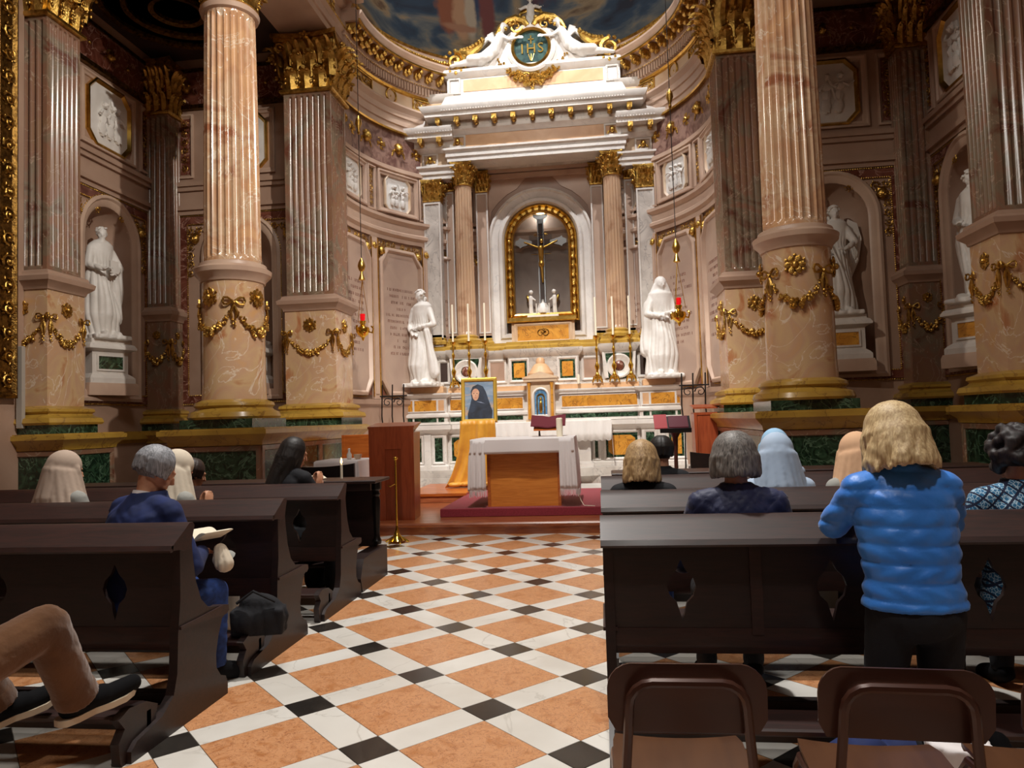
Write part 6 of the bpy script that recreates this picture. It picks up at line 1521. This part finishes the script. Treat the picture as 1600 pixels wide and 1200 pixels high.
def person(loc, rz, label, hair='bob', hm=None, top=c_dk, bottom=c_dk, lean=.1, hp=.2, hy=0, w_=1, pose='sit', veil=None, arms='lap', voxel=.011, disp=None, group=None, hat=None, shoes=c_shoe, roll=0):
    t = empty('person', loc, rz, label, 'person', group)
    if pose == 'sit':
        pz = .56; hips = [(s*.09, .0, pz) for s in (-1, 1)]; knees = [(s*.12, .42, .53) for s in (-1, 1)]; ank = [(s*.12, .42, .1) for s in (-1, 1)]; toe = [(s*.13, .58, .05) for s in (-1, 1)]
    elif pose == 'kneel':
        pz = .7; hips = [(s*.09, .0, pz) for s in (-1, 1)]; knees = [(s*.11, .08, .29) for s in (-1, 1)]; ank = [(s*.1, -.32, .3) for s in (-1, 1)]; toe = [(s*.1, -.4, .16) for s in (-1, 1)]
    sp = spine(lean, pz, 6, .5); nk = sp[-1]; sh = [nk + Vector((s*.175*w_, -.01, -.04)) for s in (-1, 1)]
    hc = nk + Vector((0, .03+.05*hp, .155)); R = Rm('Z', hy) @ Rm('X', -hp) @ Rm('Y', roll)
    if arms == 'lap': el = [Vector((s*.25*w_, .06+lean*.3, pz+.17)) for s in (-1, 1)]; wr = [Vector((s*.07, .3, pz+.11)) for s in (-1, 1)]
    elif arms == 'pray': el = [Vector((s*.2*w_, .16+lean*.4, pz+.22)) for s in (-1, 1)]; wr = [Vector((s*.025, .3+lean*.3, pz+.36)) for s in (-1, 1)]
    elif arms == 'read': el = [Vector((s*.24*w_, .08+lean*.4, pz+.17)) for s in (-1, 1)]; wr = [Vector((s*.09, .36, pz+.2)) for s in (-1, 1)]
    elif arms == 'lean': el = [Vector((s*.225*w_, .17, pz+.3)) for s in (-1, 1)]; wr = [Vector((s*.06, .38, pz+.36)) for s in (-1, 1)]
    # body: one continuous surface with head, neck, arms, hands and legs
    b = B(); head_shape(b, hc, R); caps(b, nk+Vector((0, -.01, -.03)), hc+R @ Vector((0, -.02, -.05)), .056, .052)
    for i in range(5): caps(b, sp[i], sp[i+1], .09, .08, 1)
    for k, s in enumerate((-1, 1)):
        caps(b, nk+Vector((0, -.01, -.09)), sh[k]-Vector((0, 0, .02)), .04, .04, 1)
        caps(b, sh[k], el[k], .045, .036, 1); caps(b, el[k], wr[k], .036, .025, 1)
        d = (wr[k]-el[k]).normalized(); dn = Vector((0, .25, .97)) if arms != 'pray' else Vector((s*.95, .1, .2))
        dd = (d+Vector((-s*.5, .3, -.1))) if arms != 'pray' else Vector((0, .35, .95))
        hand(b, wr[k], dd, dn, -s, 1.0, .6)
        caps(b, hips[k], knees[k], .07, .05, 1); caps(b, knees[k], ank[k], .048, .036, 1); caps(b, ank[k], Vector(toe[k]).lerp(Vector(ank[k]), .25), .028, .024, 1)
    body = finish('body', fuse(b, .0088, 1), skin, t)
    # jacket or habit
    b = B(); RG = []
    prof = [(-.12 if pose == 'sit' else .02, .185, .135), (.06, .185, .14), (.22, .17, .13), (.45, .178, .13), (.7, .19, .128), (.88, .19, .115), (.97, .13, .1), (1.04, .082, .082), (1.11, .07, .072)]
    for f, a, d_ in prof:
        c = sp[0]+(sp[-1]-sp[0])*f; c = Vector((0, lean*.6*max(0, f)**1.3, pz+.5*f))
        RG.append([c + Vector((a*w_*math.cos(q), d_*w_*math.sin(q)*.95, 0)) for q in np.linspace(0, 2*PI, 21)[:-1]])
    loft(b, RG)
    for k, s in enumerate((-1, 1)):
        blob(b, sh[k]+Vector((-s*.02, 0, -.01)), (.066*w_, .068, .055), None, 2); caps(b, nk+Vector((s*.03, -.015, -.01)), sh[k]+Vector((-s*.01, 0, 0)), .062, .062)
        caps(b, sh[k]-Vector((s*.012, 0, .012)), el[k], .064, .057); cuff = el[k].lerp(wr[k], .9); caps(b, el[k], cuff, .057, .042)
    if veil is not None or bottom is top:       # long skirt over the knees
        for k in (0, 1): caps(b, hips[k], knees[k], .13, .1); caps(b, knees[k], ank[k], .1, .09)
    finish('jacket' if veil is None else 'habit', fuse(b, voxel, 2, disp), top, t)
    if not (veil is not None or bottom is top):
        b = B(); blob(b, (0, 0, pz-.02), (.17*w_, .14, .11), None, 2)
        for k in (0, 1): caps(b, hips[k], knees[k], .092, .072); caps(b, knees[k], Vector(knees[k]).lerp(Vector(ank[k]), .92), .07, .052)
        finish('trousers', fuse(b, .013, 2, crease(.007)), bottom, t)
    for k in (0, 1):
        b = B(); a_, o_ = Vector(ank[k]), Vector(toe[k]); caps(b, a_, o_, .05, .046); blob(b, a_-(o_-a_).normalized()*.03, .044, None, 2); caps(b, a_, a_+(Vector(knees[k])-a_).normalized()*.05, .046, .046); finish('shoe', fuse(b, .01, 2), shoes, t)
    if veil is not None:
        b = B(); P = lambda x, y, z: hc + R @ Vector((x, y, z))
        blob(b, P(0, -.026, .03), (.104, .114, .116), R, 3); back = nk.y-.1
        for a in np.linspace(PI*.9, PI*2.1, 13):
            top_ = P(.1*math.cos(a), -.03+.1*math.sin(a), .0); bot = Vector((.17*w_*math.cos(a), nk.y-.02+.15*math.sin(a), nk.z-.1-.06*abs(math.sin(a))))
            caps(b, top_, bot, .022, .03, 1)
        for q in (-1, 1): caps(b, P(q*.088, .03, .03), Vector((q*.12, nk.y+.07, nk.z-.06)), .018, .03, 1)
        caps(b, P(0, -.05, 0), Vector((0, nk.y-.06, nk.z-.05)), .1, .12)
        finish('veil', fuse(b, .0105, 2, drape(7, .011, hc.z+.05, len(label), 0, nk.y, .6)), veil, t)
    elif hair: finish('hair', hair_mesh(hc, R, hair, len(label)), hm, t)
    return t
def crease(amp=.007):
    def f(co, no):
        x, y, z = co[:, 0], co[:, 1], co[:, 2]
        w1 = np.sin(z*46+y*22+2.2*np.sin(x*19+y*9)); w2 = np.sin(y*55-z*28+2*np.sin(z*17+x*23))
        return amp*(.6*np.abs(w1)**.7+.5*np.abs(w2)**.7-.55)*(.55+.45*np.sin(y*13+z*9))
    return f
def quilt(pitch, amp):
    def f(co, no):
        z = co[:, 2] + .004*np.sin(co[:, 0]*9) ; s = np.abs(np.sin(PI*z/pitch))
        wr = .0035*np.sin(co[:, 0]*60+np.sin(z*40)*2)
        return (amp*(np.sqrt(s)*1.3-.7) + wr*s)*np.clip(1.2-np.abs(no[:, 2])*1.3, 0, 1)
    return f
def diaq(co, no):
    p, q = co[:, 0]+co[:, 2], co[:, 0]-co[:, 2]
    return -.004*((np.abs(np.sin(p*PI/.055)) < .16) | (np.abs(np.sin(q*PI/.055)) < .16)).astype(float)
# right side
pw = person((1.165, 2.98, -.06), .06, 'blond woman in a bright blue quilted jacket kneeling against the nearest right pew', 'layered', h_light, c_puff, c_dk, .12, .3, .1, 1.02, 'kneel', arms='lean', voxel=.009, disp=quilt(.068, .0085))
person((.62, 3.56, -.03), 0, 'grey-haired person in a navy quilted jacket seated in the nearest right pew', 'full', h_grey, c_navy, c_dk, .0, .12, 0, 1.06, voxel=.01, disp=diaq)
person((1.88, 3.56, -.04), .1, 'dark curly-haired person in a blue diamond-print top at the right edge', 'curly', h_curl, c_print, c_dk, .02, .1, 0, 1.1)
person((.24, 4.7, -.1), -.05, 'woman with straight dark blond bob and dark jacket near the aisle on the right', 'bob', h_blond, c_dk, c_jean, .05, .25, -.1, .95)
person((1.08, 4.7, -.08), -.1, 'nun in a light blue veil seated nearer the camera in the second right pew', None, None, v_blue, c_grey, .05, .25, 0, .95, veil=v_blue)
person((1.32, 5.8, -.08), -.2, 'nun in a pale sky blue veil just beyond the other blue-veiled nun', None, None, v_blue, c_grey, .06, .3, -.3, .9, veil=M('sky_blue_veil', '#9CC4E4', .85))
person((.45, 5.8, -.1), -.1, 'black-haired person in black just beyond the woman with the blond bob', 'short', h_dark, c_dk, c_dk, .04, .1, 0, .95)
person((1.58, 4.7, -.09), .1, 'nun in a peach veil and grey habit beside the woman in bright blue', None, None, c_grey, c_grey, .08, .25, .2, .95, veil=v_peach)
# left side
bm_ = person((-2.47, 3.52, -.02), -.42, 'grey-haired man in a royal blue jacket and jeans reading in the nearest left pew', 'short', h_silver, c_blue, c_jean, .16, .5, -.25, 1.28, arms='read', disp=crease(.006))
person((-3.75, 4.58, -.06), -.2, 'nun in a beige veil and pale habit at the far left of the second pew', None, None, c_grey, c_grey, .05, .2, -.35, 1.0, veil=v_beige)
person((-2.98, 4.58, -.08), -.35, 'nun in a cream veil and grey habit with joined hands behind the blue-suited man', None, None, c_grey, c_grey, .12, .5, -.4, .95, veil=v_cream, arms='pray')
person((-3.48, 5.68, -.18), -.2, 'small dark brown-haired person in black in the third left pew', 'bun', h_brown, c_dk, c_dk, .08, .3, -.4, .9)
lw = person((-2.6, 5.68, -.03), -.4, 'woman with long black hair and dark coat before the desk with the open book', 'long', h_dark, c_dk, c_dk, .1, .3, -.4, 1.0, arms='pray')
# lit candle beyond her
t = empty('votive_candle', (-2.43, 6.5, .917), 0, 'small lit candle on the desk beside the long-haired woman', 'candle')
obj('wax', lathe(B(), [(.012, 0), (.011, .13), (.003, .135)], 10), candlem, t)
obj('flame', lathe(B(), [(.002, .138), (.01, .152), (.008, .17), (.001, .195)], 10), flame, t)
# book held by the man in blue
t = empty('open_booklet', (-2.24, 3.86, .79), -.42, 'open booklet with cream pages held by the man in the royal blue jacket', 'book')
for s in (-1, 1): obj('page_block', loft(B(), [[Vector((s*.11*q, y, .004+.018*math.sin(PI*q)*(1 if z else 0)+.004*z+.05*q)) for y, z in ((-.09, 0), (.09, 0), (.09, 1), (-.09, 1))] for q in np.linspace(.01, 1, 7)]), paper, t)
t = empty('cloth_bag', (-2.16, 3.86, .66), -.3, 'crumpled pale cloth bag hanging below the booklet of the man in blue', 'bag')
b = B(); caps(b, (0, 0, .08), (.03, 0, .0), .035, .05); caps(b, (-.03, .02, .07), (-.02, .02, .02), .03, .045); finish('pouch', fuse(b, .009, 1, drape(5, .006, 2)), v_cream, t)
# seated man at the lower left edge
def man_left():
    t = empty('person', (-2.42, 2.06, 0), 0, 'man in tan trousers and black shoes resting his feet on a kneeler, bottom left', 'person')
    hips = [Vector((-.1, .02, .52)), Vector((.1, .02, .52))]; kn = [Vector((-.12, .5, .66)), Vector((.27, .5, .68))]; an = [Vector((-.08, .66, .31)), Vector((.25, .7, .33))]
    toe = [Vector((-.02, .88, .29)), Vector((.34, .93, .32))]
    b = B(); head_shape(b, (-.2, .05, 1.22), Rm('Z', -.2)); caps(b, (-.2, .02, 1.05), (-.2, .03, 1.18), .06, .055); caps(b, (0, 0, .55), (-.18, .0, .98), .12, .12)
    for k, s in enumerate((-1, 1)):
        caps(b, hips[k], kn[k], .07, .05); caps(b, kn[k], an[k], .048, .036); caps(b, an[k], an[k].lerp(toe[k], .6), .03, .022)
        S_ = Vector((-.18+s*.19, 0, 1.0)); E_ = Vector((-.18+s*.3, .0, .76)); W_ = Vector((s*.12-.08, .3, .72)) if s < 0 else Vector((.14, .22, .8)); caps(b, S_, E_, .045, .036); caps(b, E_, W_, .036, .026); hand(b, W_, (.2, .9, -.2), (.1, .2, 1), -s, 1.05, .5)
    finish('body', fuse(b, .0088, 1), skin, t)
    b = B(); blob(b, (0, 0, .52), (.2, .16, .12), None, 2)
    for k in (0, 1): caps(b, hips[k], kn[k], .105, .084); tube(b, [kn[k], kn[k].lerp(an[k], .4), kn[k].lerp(an[k], .92)], [.084, .08, .078], 16)
    for k in (0, 1): p_ = kn[k].lerp(an[k], .86); d_ = (an[k]-kn[k]).normalized(); tube(b, [p_-d_*.015, p_+d_*.045], [.082, .083], 16)
    finish('trousers', fuse(b, .009, 1, crease(.006)), c_tan, t)
    b = B(); caps(b, (0, -.02, .62), (-.18, -.01, .98), .17, .17); blob(b, (0, 0, .58), (.22, .19, .13), None, 2)
    for s in (-1, 1): S_ = Vector((-.18+s*.19, 0, 1.0)); E_ = Vector((-.18+s*.3, .0, .76)); W_ = Vector((s*.12-.08, .3, .72)) if s < 0 else Vector((.14, .22, .8)); caps(b, S_, E_, .065, .055); caps(b, E_, E_.lerp(W_, .8), .055, .045)
    finish('jacket', fuse(b, .011, 2, drape(5, .005, 3)), M('slate_navy_jacket', '#232B44', .8), t)
    finish('hair', hair_mesh((-.2, .05, 1.22), Rm('Z', -.2), 'short', 3), h_brown, t)
    for k in (0, 1):
        a_, o_ = an[k]+Vector((0, .0, -.02)), toe[k]; d = (o_-a_).normalized(); b = B()
        caps(b, a_+Vector((0, -.03, .02)), a_+Vector((0, -.02, .07)), .05, .052); caps(b, a_-d*.03, a_+d*.1, .048, .048); caps(b, a_+d*.08+Vector((0, 0, -.012)), o_-d*.01-Vector((0, 0, .0)), .045, .038)
        sh_ = finish('shoe', fuse(b, .0085, 2), c_shoe, t)
        # sole follows the shoe from heel to toe
        side = d.cross(Vector((0, 0, 1))).normalized(); up = side.cross(d).normalized(); rg = []
        for q, ww, lift in ((-.085, .02, .0), (-.07, .04, 0), (-.02, .043, 0), (.05, .038, .004), (.12, .045, .002), (.18, .044, .004), (.225, .03, .012), (.245, .012, .02)):
            c = a_+d*q-up*.058+up*lift; rg.append([c-side*ww, c+side*ww, c+side*ww*1.02+up*.026, c-side*ww*1.02+up*.026])
        obj('sole', loft(B(), rg), c_sole, sh_, ang=50)
man_left()
chair(-2.42, 2.08, 0, 'brown lacquered chair under the man in tan trousers at the lower left')
# bags under the right pew
t = empty('white_bag', (1.13, 2.62, .0), 0, 'crumpled white bag on the floor behind the right-hand chair', 'bag')
b = B(); lathe(b, [(.05, 0), (.075, .02), (.085, .2), (.1, .3), (.09, .31), (.06, .3)], 20); blob(b, (0, 0, .28), (.08, .08, .05), None, 2)
finish('pouch', fuse(b, .01, 1, drape(7, .006, 2)), clothw, t)
t = empty('dark_blue_coat', (.98, 2.72, 0), 0, 'dark blue coat bundled on the floor behind the middle chair', 'coat')
b = B(); rnd = random.Random(8)
for k in range(10): blob(b, (rnd.uniform(-.16, .16), rnd.uniform(-.1, .1), .1+rnd.uniform(-.03, .12)), (rnd.uniform(.07, .13), rnd.uniform(.06, .1), rnd.uniform(.06, .1)), Rm('Z', rnd.random()*3), 2)
finish('cloth', fuse(b, .014, 2, drape(6, .012, 2)), c_blue, t)

t = empty('black_bag', (-2.06, 4.08, .2), .2, 'black soft bag lying on the kneeler end beside the man in blue', 'bag')
b = B(); rnd = random.Random(3); caps(b, (-.06, -.02, .09), (.1, .0, .1), .085, .08, 2); blob(b, (.02, .02, .17), (.13, .08, .07), Rm('Y', .2), 2); box(b, -.14, .16, -.07, .07, .01, .16)
finish('pouch', fuse(b, .012, 3, drape(6, .008, 2)), c_dk, t); obj('strap', tube(B(), [(-.1, -.05, .2), (0, -.07, .27), (.12, -.05, .2)], .009, 6), black, t)

b = B(); lathe(b, [(.066, 0), (.072, .0), (.069, .035), (.063, .035)], 20, (0, 0, 0)); 
col_ = obj('collar', b, clothw, bm_); col_.location = (0, .085, 1.075); col_.rotation_euler = (-.3, 0, 0)
